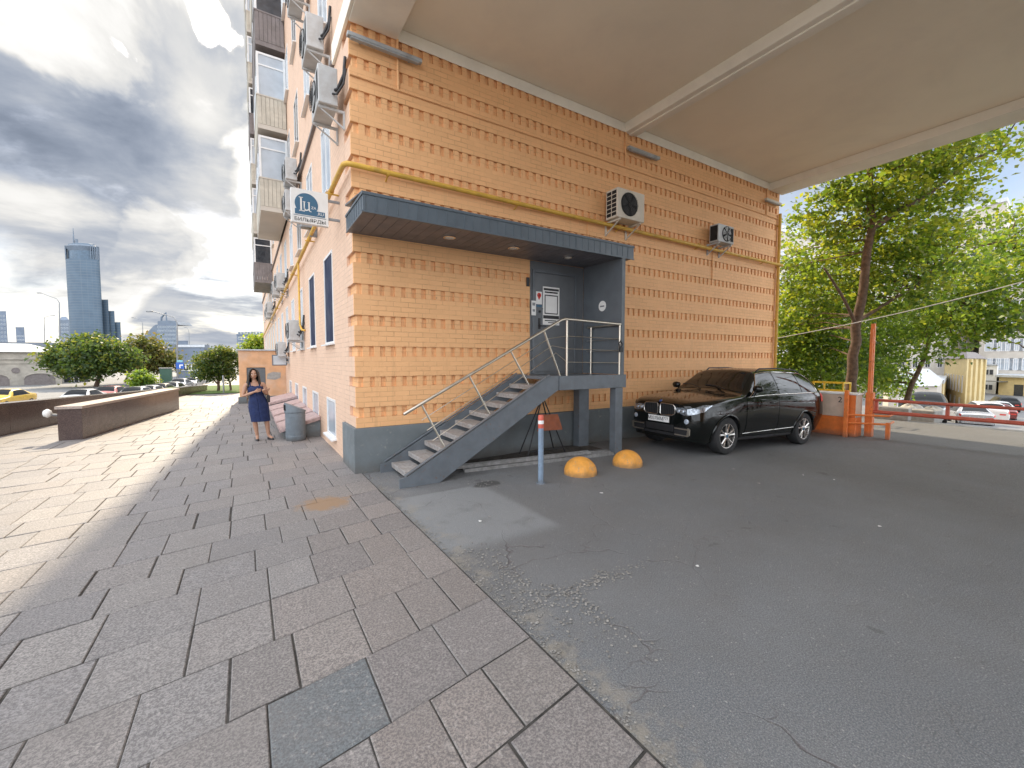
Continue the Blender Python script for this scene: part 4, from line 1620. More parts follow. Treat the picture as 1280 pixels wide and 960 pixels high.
an = thing('brick_annex', 'low orange plastered annex with a grey metal door at the end of the facade', 'annex', (-.9, 15.6, 0))
b = MB()
wall_holes(b, 'y', 14.6, -1.80, -.004, 0, 2.32, [(-1.52, -.80, .16, 1.58)], .12, 1)
b.box(-1.80, -.004, 14.602, 17.2, 0, 2.30, skip='f')
b.build('wall', M_ANNEX, an, normals=False)
b = MB()
b.box(-1.86, -.004, 14.52, 17.25, 2.325, 2.38)
b.build('roof', M_ROOF, an)
b = MB()
b.box(-1.86, -1.54, 14.54, 14.598, .012, .30)
b.box(-.78, -.004, 14.54, 14.598, .012, .30)
b.box(-1.52, -.80, 14.42, 14.598, .012, .15)
b.build('plinth', M_PLINTH, an, bevel=.01)
b = MB()
b.box(-1.51, -.81, 14.64, 14.68, .165, 1.57)
dd = b.build('door', M_DOOR, an)
b = MB()
b.tube([(-.88, 14.635, .85), (-.88, 14.60, .85), (-.96, 14.60, .85)], .012, 6)
b.build('handle', M_BLACK, dd)
b = MB()
b.prism([(-.76, 1.06), (-.42, 1.02), (-.22, 1.10), (-.20, 1.34), (-.50, 1.38), (-.72, 1.30)], frame_mx((0, 14.596, 0), (1, 0, 0), (0, 0, 1)), .003)
b.build('plaster_patch', M_CONC, an)

# dark granite parapets on the street side
RX90 = Matrix.Rotation(R(90), 4, 'X')
def wall_run(name, label, p0, p1, th, h, capm, mat_, cat='parapet', joint=1.2, h1=None):
    h1 = h if h1 is None else h1
    p0, p1 = Vector((*p0, 0)), Vector((*p1, 0))
    d = (p1 - p0)
    L = d.length
    d.normalize()
    nrm = Vector((-d.y, d.x, 0))
    t = thing(name, label, cat, tuple(p0))
    mx = Matrix((d, nrm, Vector((0, 0, 1)))).transposed().to_4x4()
    mx.translation = p0
    b = MB()
    n = max(1, int(L / joint))
    for k in range(n):
        xa_, xb_ = L / n * k + .002, L / n * (k + 1) - .002
        b.prism([(xa_, 0), (xb_, 0), (xb_, h + (h1 - h) * xb_ / L - .07), (xa_, h + (h1 - h) * xa_ / L - .07)], mx @ RX90, -th)
    b.build('panelling', mat_, t, bevel=.004)
    b = MB()
    for k in range(n):
        xa_, xb_ = L / n * k - .001 if k else -.03, L / n * (k + 1) - .003 if k < n - 1 else L + .02
        za_, zb_ = h + (h1 - h) * xa_ / L, h + (h1 - h) * xb_ / L
        b.prism([(xa_, za_ - .0695), (xb_, zb_ - .0695), (xb_, zb_), (xa_, za_)], mx @ Matrix.Translation((0, -.03, 0)) @ RX90, -th - .06)
    b.build('coping', capm, t, bevel=.006)
    return t


wall_run('granite_parapet', 'short thick dark granite parapet standing in the sunlit pavement with a pale top', (-4.88, 6.6), (-3.76, 13.3), .44, .82, M_GRANTOP, M_GRAN, joint=1.7)
wall_run('granite_parapet', 'long dark polished granite parapet along the sunken road', (-9.75, -8), (-3.62, 25.2), .32, 1.27, M_GRAN, M_GRAN, joint=1.5, h1=.36)
t = thing('wall_lamp', 'round white lamp on the back of the short granite parapet', 'lamp', (-5.42, 6.75, .62))
b = MB()
b.lathe([(.01, -.10), (.07, -.06), (.085, 0), (.07, .06), (.01, .10)], 14, Matrix.Translation((-5.50, 6.78, .66)))
b.build('globe', M_WHITE, t, smooth=60)
b = MB()
b.tube([(-5.42, 6.78, .62), (-5.30, 6.80, .60)], .03, 8)
b.build('bracket', M_POLE, t)

# ------------------------------------------------------------ person
def skin_object(name, verts, edges, radii, root, material, parent, levels=2, extra=None):
    me = bpy.data.meshes.new(name)
    bm = bmesh.new()
    lay = bm.verts.layers.skin.verify()
    vs = []
    for k, (p, r) in enumerate(zip(verts, radii)):
        v = bm.verts.new(p)
        v[lay].radius = (r, r) if not isinstance(r, tuple) else r
        v[lay].use_root = (k == root)
        vs.append(v)
    for a, b_ in edges:
        bm.edges.new((vs[a], vs[b_]))
    bm.to_mesh(me)
    bm.free()
    o = bpy.data.objects.new(name, me)
    COL.objects.link(o)
    sk = o.modifiers.new('skin', 'SKIN')
    sk.use_smooth_shade = True
    ss = o.modifiers.new('sub', 'SUBSURF')
    ss.levels = levels
    ss.render_levels = levels
    dg = bpy.context.evaluated_depsgraph_get()
    m2 = bpy.data.meshes.new_from_object(o.evaluated_get(dg))
    bpy.data.objects.remove(o)
    if extra:
        bm = bmesh.new()
        bm.from_mesh(m2)
        tmp = bpy.data.meshes.new('tmp')
        tmp.from_pydata(extra.v, [], extra.f)
        bm.from_mesh(tmp)
        bm.to_mesh(m2)
        bm.free()
    m2.materials.clear()
    m2.materials.append(material)
    m2.polygons.foreach_set('use_smooth', [True] * len(m2.polygons))
    o = bpy.data.objects.new(name, m2)
    COL.objects.link(o)
    o.parent = parent
    return o


pw = thing('person', 'woman with long dark hair in a sleeveless navy dress, hands raised to her chest', 'person', (-1.34, 4.30, .014))
V, E_, Rr = [], [], []


def J(p, r, prev=None):
    V.append(p)
    Rr.append(r)
    if prev is not None:
        E_.append((prev, len(V) - 1))
    return len(V) - 1


pel = J((.03, 0, .90), .135)
wai = J((.01, 0, 1.07), .105, pel)
che = J((-.02, 0, 1.24), .125, wai)
nkb = J((-.035, 0, 1.37), .062, che)
nck = J((-.045, -.01, 1.43), .048, nkb)
J((-.05, -.015, 1.50), .05, nck)
for sx, kn, an_, toe in ((-1, (-.06, -.02, .46), (-.015, .02, .085), (-.02, -.13, .03)), (1, (.185, -.03, .46), (.215, .0, .085), (.30, -.13, .03))):
    hp = J((.03 + .095 * sx, 0, .84), .095, pel)
    th = J(((.03 + .095 * sx + kn[0]) / 2, -.01, .65), .078, hp)
    k_ = J(kn, .056, th)
    cf = J(((kn[0] * .6 + an_[0] * .4), .015, .33), .056, k_)
    a_ = J(an_, .034, cf)
    J(toe, .032, a_)


def arm(sh, el, wr, fdir, spread):
    s = J(sh, .055, che)
    m_ = J(tuple((Vector(sh) + Vector(el)) / 2), .047, s)
    e = J(el, .040, m_)
    m2 = J(tuple((Vector(el) + Vector(wr)) / 2), .035, e)
    w = J(wr, .024, m2)
    f = Vector(fdir).normalized()
    sp = Vector(spread).normalized()
    palm = Vector(wr) + f * .055
    pm = J(tuple(palm), .026, w)
    up = f.cross(sp).normalized()
    for q, ln in ((-.028, .060), (-.010, .072), (.010, .076), (.029, .068)):
        a = palm + f * .028 + sp * q
        b1 = J(tuple(a), .0095, pm)
        b2 = J(tuple(a + f * ln * .5 + up * .008), .0085, b1)
        J(tuple(a + f * ln * .95 - up * .012), .0075, b2)
    t1 = J(tuple(palm + sp * .040 - f * .005), .010, pm)
    J(tuple(palm + sp * .058 + f * .035), .0085, t1)


arm((-.205, .0, 1.335), (-.275, -.03, 1.05), (-.055, -.20, 1.155), (.9, -.15, .30), (0, .35, .9))
arm((.145, .0, 1.335), (.205, -.03, 1.07), (.115, -.22, 1.19), (.9, -.2, .12), (0, -.5, .85))
hd = MB()
HC = Vector((-.05, -.025, 1.545))


def head_pt(a, b_):
    th = PI * a
    ph = 2 * PI * b_
    d = Vector((math.sin(th) * math.sin(ph), -math.sin(th) * math.cos(ph), math.cos(th)))
    rx, ry, rz = .073, .092, .115
    p = Vector((d.x * rx, d.y * ry, d.z * rz))
    if d.z < 0:
        p.x *= 1 - .28 * d.z * d.z
        p.y *= 1 - .10 * d.z * d.z
    front = max(0, -d.y)
    zc = p.z
    g = lambda c, s, w: math.exp(-((zc - c) / s) ** 2 - (p.x / w) ** 2)
    p.y -= front * (.022 * g(-.022, .018, .011) + .010 * g(.005, .022, .008) + .008 * g(-.058, .010, .022) + .008 * g(-.095, .016, .022))
    for sx in (-1, 1):
        p.y += front * .009 * math.exp(-((zc - .012) / .013) ** 2 - ((p.x - sx * .031) / .016) ** 2)
        p.x += sx * .0
    return HC + p


hd.grid(head_pt, 40, 56)
for sx in (-1, 1):
    hd.lathe([(.002, -.008), (.022, -.004), (.024, .004), (.004, .010)], 12, frame_mx(HC + Vector((sx * .074, .004, -.01)), (0, 1, 0), (0, .2, 1)))
skin_object('body', V, E_, Rr, pel, M_SKIN, pw, 2, hd)
# eyes, brows, lips
for sx in (-1, 1):
    e = MB()
    ex = Matrix.Translation(HC + Vector((sx * .031, -.0775, .012))) @ Matrix.Diagonal((1.35, .6, .62, 1))
    e.lathe([(.001, -.0095), (.0075, -.006), (.0095, 0), (.0075, .006), (.001, .0095)], 10, ex)
    eo = e.build('eye', M_PAPER, pw, local=True, smooth=60)
    e = MB()
    e.lathe([(.0045, 0), (.0045, .002)], 10, frame_mx(HC + Vector((sx * .031, -.0830, .012)), (1, 0, 0), (0, 0, 1)))
    e.build('iris', M_HAIR, eo, local=True)
    e = MB()
    e.tube([HC + Vector((sx * .016, -.086, .030)), HC + Vector((sx * .030, -.085, .036)), HC + Vector((sx * .046, -.075, .031))], .003, 6)
    e.build('eyebrow', M_HAIR, pw, local=True)
e = MB()
e.tube([HC + Vector((-.022, -.078, -.058)), HC + Vector((-.008, -.0885, -.055)), HC + Vector((.008, -.0885, -.055)), HC + Vector((.022, -.078, -.058))], [.002, .0055, .0055, .002], 8)
e.build('lips', mat('lip_colour', (.36, .12, .10), .5), pw, local=True, smooth=60)
hr = MB()


def hair_pt(a, b_):
    """a: crown to tips, b: round the head, open at the face"""
    ph = R(48) + R(264) * b_
    dx, dy = math.sin(ph), -math.cos(ph)
    if a < .42:
        th = PI * .56 * a / .42
        k = 1.0 + .16 * math.sin(th) + .10
        p = Vector((dx * math.sin(th) * .080 * k, dy * math.sin(th) * .098 * k, math.cos(th) * .122 * 1.06))
        return HC + p
    q = (a - .42) / .58
    r0x, r0y = .098 + .035 * q + .006 * math.sin(ph * 9 + q * 4), .118 + .01 * q
    z = -.022 - q * (.235 + .03 * math.sin(ph * 5))
    return HC + Vector((dx * r0x, dy * r0y * (1 - .25 * q) + .02 * q, z))


hr.grid(hair_pt, 34, 44)
ho = hr.build('hair', M_HAIR, pw, local=True, smooth=80)
sm = ho.modifiers.new('thick', 'SOLIDIFY')
sm.thickness = .022
sm.offset = 1
dr_ = MB()
DP = [(1.33, -.03, .085, .062, -.02), (1.27, -.025, .155, .105, -.015), (1.20, -.02, .168, .135, -.015), (1.12, -.01, .155, .135, -.005), (1.05, .005, .148, .135, 0), (.98, .016, .172, .142, .005),
      (.88, .03, .205, .140, .01), (.78, .035, .212, .142, .01), (.66, .045, .205, .135, 0), (.54, .058, .200, .128, 0), (.445, .066, .198, .125, 0)]


def dress_pt(a, b_):
    q = a * (len(DP) - 1)
    i = min(int(q), len(DP) - 2)
    f = q - i
    f = f * f * (3 - 2 * f)
    z, cx, rx, ry, cy = [DP[i][j] * (1 - f) + DP[i + 1][j] * f for j in range(5)]
    ph = 2 * PI * b_
    w = 1 + .012 * math.sin(ph * 7 + z * 9) * (1 if z < 1.0 else .4)
    nk = .05 * max(0, (z - 1.26) / .07) * (math.cos(ph) ** 2)
    return Vector((cx + rx * w * math.sin(ph), cy - ry * w * math.cos(ph), z - nk))


dr_.grid(dress_pt, 48, 48)
do = dr_.build('dress', M_DRESS, pw, local=True, smooth=80)
do.modifiers.new('thick', 'SOLIDIFY').thickness = .006
for sx in (-1, 1):
    st_ = MB()
    st_.tube([(-.03 + sx * .09, -.085, 1.255), (-.035 + sx * .10, -.06, 1.36), (-.035 + sx * .10, .03, 1.385), (-.03 + sx * .09, .085, 1.27)], .016, 6)
    st_.build('dress_strap', M_DRESS, pw, local=True, smooth=60)
for (x, y, rz_) in ((-.018, -.05, 3), (.255, -.05, 28)):
    s = MB()
    mx = Matrix.Translation((x, y, 0)) @ Matrix.Rotation(R(rz_), 4, 'Z')

    def shoe(a, b_):
        ph = 2 * PI * b_
        w = .040 if math.cos(ph) > 0 else .034
        k = math.sin(PI * min(.5, a * .5 + .04)) if a < .99 else 1
        yy_ = -math.cos(ph) * .125
        return mx @ Vector((math.sin(ph) * w * (1.0 - .35 * (1 - a) ** 2 * 0) * (1 if a < .5 else 1 - (a - .5) * 1.1), yy_ * (1 if a < .5 else 1 - (a - .5) * .5), .002 + .065 * a * (1 - .35 * max(0, math.cos(ph)))))
    s.grid(shoe, 8, 20)
    s.build('shoe', M_BAG, pw, local=True, smooth=60)
bg = thing('handbag', 'small dark handbag hanging at the side of the woman in the navy dress', 'handbag', (-1.34 + .235, 4.32, .90))
b = MB()
b.box(-.035, .035, -.10, .10, 0, .17)
b.build('bag_body', M_BAG, bg, local=True, bevel=.02)
b = MB()
b.tube([(0, -.08, .165), (-.015, -.05, .30), (-.02, 0, .345), (-.015, .05, .30), (0, .08, .165)], .007, 6)
b.build('bag_strap', M_BAG, bg, local=True, smooth=60)


# ------------------------------------------------------------ cars
def pchip(xs, ys, x):
    xs = np.asarray(xs, float)
    ys = np.asarray(ys, float)
    i = int(np.clip(np.searchsorted(xs, x) - 1, 0, len(xs) - 2))
    h = np.diff(xs)
    d = np.diff(ys) / h

    def slope_(k):
        if k == 0:
            return d[0]
        if k == len(xs) - 1:
            return d[-1]
        if d[k - 1] * d[k] <= 0:
            return 0.0
        w1, w2 = 2 * h[k] + h[k - 1], h[k] + 2 * h[k - 1]
        return (w1 + w2) / (w1 / d[k - 1] + w2 / d[k])
    t = (x - xs[i]) / h[i]
    t = min(1, max(0, t))
    m0, m1 = slope_(i) * h[i], slope_(i + 1) * h[i]
    return (2 * t ** 3 - 3 * t ** 2 + 1) * ys[i] + (t ** 3 - 2 * t ** 2 + t) * m0 + (-2 * t ** 3 + 3 * t ** 2) * ys[i + 1] + (t ** 3 - t ** 2) * m1


class CarShape:
    """x: 0 front .. L rear; section parameter s: 0 floor centre, 1 sill, 2 side, 3 shoulder line, 4 roof/bonnet edge, 5 roof centre"""
    def __init__(self, st):
        self.st = st
        self.xs = [r[0] for r in st]
        self.L = self.xs[-1]

    def ctrl(self, x):
        g = [pchip(self.xs, [r[k] for r in self.st], x) for k in range(1, 11)]
        zb, ws, zm, wm, zs, wsh, zt, wt, zc, _ = g
        return [(0, zb), (ws * .94, zb), (wm, zm), (wsh, zs), (wt, zt), (0, zc)]

    def S(self, x, s, side=1, off=0.0):
        c = self.ctrl(x)
        P = [(-c[1][0], c[1][1])] + c + [(-c[4][0], c[4][1])]
        i = min(int(s), 4)
        t = s - i
        p0, p1, p2, p3 = [np.array(P[i + k]) for k in range(4)]
        if i == 0:
            q = p1 * (1 - t) + p2 * t
        else:
            if i == 1:
                p0 = p1 + (p1 - p2) * .3
            tens = .35
            m1 = (p2 - p0) * tens
            m2 = (p3 - p1) * tens
            L1 = np.linalg.norm(p2 - p1)
            for mm in (m1, m2):
                ln = np.linalg.norm(mm)
                if ln > L1 * .9:
                    mm *= L1 * .9 / ln
            q = (2 * t ** 3 - 3 * t ** 2 + 1) * p1 + (t ** 3 - 2 * t ** 2 + t) * m1 + (-2 * t ** 3 + 3 * t ** 2) * p2 + (t ** 3 - t ** 2) * m2
        v = Vector((x, q[0] * side, q[1]))
        if off:
            e = .02
            xa, xb = max(0, x - e), min(self.L, x + e)
            sa, sb_ = max(0.02, s - .04), min(4.98, s + .04)
            tx = self.S(xb, s, side) - self.S(xa, s, side)
            ts = self.S(x, sb_, side) - self.S(x, sa, side)
            n = tx.cross(ts) * side
            if n.length > 1e-9:
                n.normalize()
                if n.y * side < 0 and abs(n.y) > .3:
                    n = -n
                elif abs(n.y) <= .3 and n.z < 0 and s > 2.5:
                    n = -n
                v = v + n * off
        return v

    def body(self, nx=64, ns=7):
        mb = MB()
        xs = sorted({*np.linspace(0, self.L, nx), *self.xs})
        ss = [k / ns for k in range(5 * ns + 1)]
        rings = []
        for x in xs:
            ring = [self.S(x, s, 1) for s in ss] + [self.S(x, s, -1) for s in ss[-2:0:-1]]
            rings.append(len(mb.v))
            mb.v += [tuple(p) for p in ring]
            n = len(ring)
        for a, b_ in zip(rings, rings[1:]):
            for j in range(n):
                mb.f.append((a + j, a + (j + 1) % n, b_ + (j + 1) % n, b_ + j))
                mb.m.append(0)
        mb.f.append(tuple(rings[0] + j for j in range(n))[::-1])
        mb.f.append(tuple(rings[-1] + j for j in range(n)))
        mb.m += [0, 0]
        return mb

    def patch(self, xa, xb, sa, sb_, side, off, nu=14, nv=8, mb=None):
        """xa, xb may be functions of the section parameter"""
        mb = mb or MB()
        fa = xa if callable(xa) else (lambda s: xa)
        fb = xb if callable(xb) else (lambda s: xb)
        mb.grid(lambda a, b_: self.S(fa(sa + (sb_ - sa) * b_) * (1 - a) + fb(sa + (sb_ - sa) * b_) * a, sa + (sb_ - sa) * b_, side, off), nu, nv)
        return mb


SUV = CarShape([
    # x     zb   ws   zm   wm   zs   wsh  zt   wt   zc  -
    (0.00, .34, .60, .52, .66, .86, .64, .985, .54, 1.01, 0),
    (0.06, .27, .72, .52, .77, .885, .75, 1.015, .63, 1.045, 0),
    (0.20, .25, .83, .54, .88, .945, .85, 1.05, .71, 1.09, 0),
    (0.45, .24, .89, .57, .93, .995, .905, 1.08, .77, 1.125, 0),
    (0.90, .24, .92, .62, .968, 1.065, .935, 1.135, .80, 1.185, 0),
    (1.38, .25, .93, .64, .955, 1.12, .94, 1.18, .82, 1.245, 0),
    (1.50, .25, .93, .64, .952, 1.13, .94, 1.21, .82, 1.285, 0),
    (1.85, .25, .93, .64, .95, 1.145, .94, 1.45, .735, 1.53, 0),
    (2.20, .25, .93, .64, .95, 1.155, .94, 1.65, .665, 1.72, 0),
    (2.80, .25, .93, .64, .955, 1.17, .94, 1.70, .66, 1.765, 0),
    (3.60, .25, .93, .64, .968, 1.185, .94, 1.695, .645, 1.755, 0),
    (4.30, .27, .92, .66, .965, 1.20, .925, 1.635, .625, 1.72, 0),
    (4.60, .30, .88, .68, .94, 1.18, .90, 1.53, .625, 1.63, 0),
    (4.79, .34, .82, .70, .90, 1.14, .86, 1.25, .71, 1.29, 0),
    (4.87, .40, .76, .72, .84, 1.05, .80, 1.12, .70, 1.14, 0)])
SEDAN = CarShape([
    (0.00, .30, .55, .48, .62, .64, .60, .70, .50, .72, 0),
    (0.10, .22, .74, .48, .78, .68, .74, .76, .62, .78, 0),
    (0.35, .20, .82, .50, .86, .74, .82, .82, .68, .86, 0),
    (0.90, .19, .84, .52, .89, .82, .86, .88, .72, .93, 0),
    (1.25, .19, .85, .54, .89, .88, .87, .94, .74, 1.00, 0),
    (1.35, .19, .85, .54, .89, .89, .87, .98, .73, 1.04, 0),
    (1.75, .19, .85, .54, .89, .91, .87, 1.26, .62, 1.31, 0),
    (2.15, .19, .85, .55, .89, .92, .87, 1.38, .57, 1.45, 0),
    (2.90, .19, .85, .56, .89, .94, .87, 1.39, .56, 1.46, 0),
    (3.45, .20, .85, .58, .89, .96, .86, 1.28, .56, 1.34, 0),
    (3.95, .22, .83, .60, .88, .97, .84, 1.04, .68, 1.08, 0),
    (4.30, .26, .80, .62, .84, .94, .80, 1.00, .66, 1.03, 0),
    (4.50, .34, .72, .64, .76, .86, .72, .92, .60, .94, 0)])


def boolean_cut(o, cutter):
    md = o.modifiers.new('cut', 'BOOLEAN')
    md.operation = 'DIFFERENCE'
    md.object = cutter
    md.solver = 'EXACT'
    dg = bpy.context.evaluated_depsgraph_get()
    me = bpy.data.meshes.new_from_object(o.evaluated_get(dg))
    o.modifiers.remove(md)
    old = o.data
    o.data = me
    bpy.data.meshes.remove(old)
    bpy.data.objects.remove(cutter)
    o.data.polygons.foreach_set('use_smooth', [True] * len(o.data.polygons))
    o.data.set_sharp_from_angle(angle=R(32))


def add_wheel(t, x, side, wy, r, wid, fancy):
    mx = frame_mx((x, side * wy, r), (1, 0, 0), (0, 0, 1)) if side < 0 else frame_mx((x, side * wy, r), (-1, 0, 0), (0, 0, 1))
    # local +z of mx points outward (−Y for side −1, +Y for side +1)
    b = MB()
    ri = r * .66
    prof = [(ri, -wid), (r * .93, -wid), (r, -wid * .85), (r, -wid * .15), (r * .95, -.012), (r * .80, .0), (ri + .004, -.008), (ri, -.03)]
    b.lathe(prof, 40 if fancy else 20, mx, cap=False)
    w = b.build('wheel', M_TYRE, t, local=True, smooth=40)
    b = MB()
    if fancy:
        b.lathe([(ri + .002, -.012), (ri - .012, -.014), (ri - .02, -.05), (ri - .02, -wid)], 40, mx, cap=False)
        for k in range(5):
            for dlt in (-.17, .17):
                a = 2 * PI * k / 5 + .3
                ca_, sa_ = math.cos(a + dlt * .45), math.sin(a + dlt * .45)
                cb_, sb2 = math.cos(a + dlt * 1.25), math.sin(a + dlt * 1.25)
                p0 = mx @ Vector((ca_ * .06, sa_ * .06, -.035))
                p1 = mx @ Vector((cb_ * (ri - .015), sb2 * (ri - .015), -.022))
                b.tube([p0, p0.lerp(p1, .5) , p1], [.026, .019, .024], 6)
        b.lathe([(.075, -.05), (.075, -.028), (.05, -.018), (.001, -.016)], 20, mx, cap=False)
    else:
        b.lathe([(ri, -.012), (ri * .9, -.03), (ri * .4, -.012), (.001, -.01)], 16, mx, cap=False)
    rm = b.build('rim', M_RIM, w, local=True, smooth=40)
    if fancy:
        b = MB()
        b.lathe([(ri * .9, -.10), (.001, -.10)], 24, mx, cap=False)
        b.build('brake_disc', M_DARK, w, local=True)
        b = MB()
        b.lathe([(.034, -.0155), (.034, -.0125)], 16, mx)
        b.build('hub_cap', M_LOGO, w, local=True)
    return w


def hero_car():
    t = thing('parked_car', 'black SUV with chrome kidney grilles parked against the brick passage wall', 'car', (5.76, -1.47, .028), R(-2))
    t.rotation_euler.y = R(1.66)
    C_ = SUV
    body = C_.body(72, 7).build('body', [M_CARBLACK, M_BLACK], t, local=True)
    cu = MB()
    for x in (.90, 3.83):
        cu.lathe([(.415, -1.2), (.415, 1.2)], 48, frame_mx((x, 0, .375), (1, 0, 0), (0, 0, 1)))
    cut = cu.build('cutter', M_BLACK, None)
    # keep the floor between the wheels: only cut the outer parts
    cut2 = MB()
    for x in (.90, 3.83):
        for sd in (-1, 1):
            cut2.lathe([(.415, 0), (.415, .5)], 48, frame_mx((x, sd * .62 if sd > 0 else -.62, .375), (1, 0, 0), (0, 0, 1)) if sd < 0 else frame_mx((x, .62, .375), (-1, 0, 0), (0, 0, 1)))
    bpy.data.objects.remove(cut)
    cutter = cut2.build('cutter', M_BLACK, None)
    cutter.location = t.location
    cutter.rotation_euler = t.rotation_euler
    bpy.context.view_layer.update()
    boolean_cut(body, cutter)
    # open the cabin: remove nothing, glass is laid over the dark cabin
    ws_ = MB()
    for sd in (1, -1):
        C_.patch(lambda s: 1.53 + .03 * (5 - s), lambda s: 2.17 - .05 * (5 - s) ** 2, 4.06, 5.0, sd, .006, 16, 10, ws_)
    ws_.build('windscreen', M_CARGLASS, t, local=True, smooth=60, weld=True)
    rw_ = MB()
    for sd in (1, -1):
        C_.patch(4.42, 4.74, 4.12, 5.0, sd, .006, 10, 8, rw_)
    rw_.build('rear_window', M_CARGLASS, t, local=True, smooth=60, weld=True)
    for sd in (1, -1):
        f_a = lambda s: 1.64 + .48 * (s - 3.1) / .8
        segs = [(f_a, 2.68), (2.76, 3.66), (3.72, lambda s: 4.42 - .34 * max(0, (s - 3.1) / .8) ** 1.6)]
        for (a, b_) in segs:
            C_.patch(a, b_, 3.10, 3.88, sd, .006, 16, 8).build('side_window', M_CARGLASS, t, local=True, smooth=60)
        tr_ = MB()
        line = [C_.S(1.60 + (4.42 - 1.60) * k / 24, 3.06, sd, .008) for k in range(25)]
        line += [C_.S(4.46 - .07 * k / 6 - .25 * (k / 6) ** 2, 3.06 + .86 * k / 6, sd, .008) for k in range(1, 7)]
        line += [C_.S(4.14 - (4.14 - 2.16) * k / 16, 3.93, sd, .008) for k in range(1, 17)]
        line += [C_.S(2.16 - .55 * k / 6, 3.93 - .86 * k / 6, sd, .008) for k in range(1, 7)]
        tr_.tube(line, .011, 6)
        tr_.build('window_trim', M_TRIM, t, local=True, smooth=60)
        # doors, laid a hair proud so that the seams show
        for (a, b_) in ((lambda s: 1.52 + .10 * (2.9 - s) * 0, 2.70), (2.715, lambda s: 3.72 - .30 * max(0, min(1, (2.1 - s) / .7)))):
            d_ = C_.patch(a, b_, 1.28, 2.93, sd, .006, 16, 14).build('door', M_CARBLACK, t, local=True, smooth=60)
            xe = 2.62 if b_ == 2.70 else 3.58
            h_ = MB()
            pa, pb = C_.S(xe - .24, 2.70, sd, .03), C_.S(xe - .02, 2.72, sd, .03)
            h_.tube([C_.S(xe - .25, 2.70, sd, .004), pa, pb, C_.S(xe - .01, 2.72, sd, .004)], .014, 8)
            h_.build('handle', M_CARBLACK, d_, local=True, smooth=60)
        # mirror
        m_ = MB()
        pm_ = C_.S(1.78, 3.15, sd, .10)
        mxm = Matrix.Translation(pm_ + Vector((-.02, 0, .10))) @ Matrix.Diagonal((.075, .105, .075, 1))
        m_.lathe([(.01, -1), (.7, -.85), (1, -.3), (1, .3), (.75, .8), (.01, 1)], 18, mxm)
        m_.tube([C_.S(1.76, 3.12, sd, 0), pm_ + Vector((0, -sd * .05, .05))], .03, 8)
        m_.build('mirror', M_CARBLACK, t, local=True, smooth=60)
        rr = MB()
        rr.tube([C_.S(2.35, 4.12, sd, .0), C_.S(2.45, 4.12, sd, .05), C_.S(3.2, 4.12, sd, .055), C_.S(4.05, 4.12, sd, .05), C_.S(4.2, 4.12, sd, .0)], .016, 8)
        rr.build('roof_rail', M_BLACK, t, local=True, smooth=60)
        # lower body cladding and arch trims
        cl_ = MB()
        C_.patch(1.34, 3.38, 1.0, 1.25, sd, .008, 20, 4, cl_)
        cl_.build('sill_cladding', M_BLACK, t, local=True, smooth=60)
        for x in (.90, 3.83):
            at_ = MB()
            pts = []
            for k in range(25):
                a = PI * (-.06 + 1.12 * k / 24)
                xx, zz_ = x + .425 * math.cos(a), .375 + .425 * math.sin(a)
                # find the body side at that height
                best = min(np.linspace(1.0, 3.0, 60), key=lambda s: abs(C_.S(xx, s, sd).z - zz_))
                pp = C_.S(xx, best, sd)
                pts.append(Vector((xx, pp.y + sd * .002, zz_)))
            at_.tube(pts, .022, 6)
            at_.build('arch_trim', M_CARBLACK, t, local=True, smooth=60)
            add_wheel(t, x, sd, .965 if x > 2 else .955, .375, .25, True)
        # body swage line
        sw = MB()
        sw.tube([C_.S(1.42 + 2.9 * k / 20, 2.42 + .30 * k / 20, sd, .003) for k in range(21)], .006, 6)
        sw.build('swage_line', M_CARBLACK, t, local=True, smooth=60)
        sl_ = MB()
        sl_.tube([C_.S(1.44 + 1.95 * k / 12, 1.42 + .10 * k / 12, sd, .012) for k in range(13)], .008, 6)
        sl_.build('side_strip', M_TRIM, t, local=True, smooth=60)
        # headlight: wraps the corner
        hl = MB()
        C_.patch(lambda s: .004 + .0 * s, lambda s: .46 - .75 * abs(s - 3.03), 2.74, 3.26, sd, .009, 14, 8, hl)
        y0_, y1_ = .42, .665
        hl.prism([(sd * y0_, .835), (sd * .60, .785), (sd * y1_, .80), (sd * y1_, .91), (sd * .55, .935), (sd * y0_, .92)], frame_mx((-.006, 0, 0), (0, 1, 0), (0, 0, 1)), .01)
        h = hl.build('headlight', M_HLIGHT, t, local=True, smooth=50)
        for (yy_, zz_) in ((.485, .862), (.585, .858)):
            ring = MB()
            mr_ = frame_mx((-.010, sd * yy_, zz_), (0, -1, 0), (0, 0, 1))
            ring.lathe([(.045, 0), (.045, .012), (.034, .012), (.034, 0)], 24, mr_, cap=False)
            ring.build('light_ring', M_TRIM, h, local=True, smooth=40)
            ln_ = MB()
            ln_.lathe([(.033, .001), (.025, .012), (.001, .016)], 20, mr_, cap=False)
            ln_.build('lamp_lens', M_HLENS, h, local=True, smooth=60)
        # fog lamp
        fg = MB()
        fg.lathe([(.05, 0), (.05, .02), (.036, .026), (.001, .028)], 20, frame_mx((.03, sd * .69, .68), (-.35, -1 * sd * -1 * .0 - 1, 0), (0, 0, 1)) if False else frame_mx((.02, sd * .655, .665), (0, -1, 0), (0, 0, 1)))
        fg.build('fog_lamp', M_HLENS, t, local=True, smooth=40)
        # lower intake with bright blades
        it = MB()
        it.box(-.012, .02, sd * .38, sd * .70, .36, .54)
        it.build('side_intake', M_BLACK, t, local=True)
        it = MB()
        it.box(-.020, .012, sd * .40, sd * .70, .50, .522)
        it.box(-.020, .012, sd * .40, sd * .70, .375, .397)
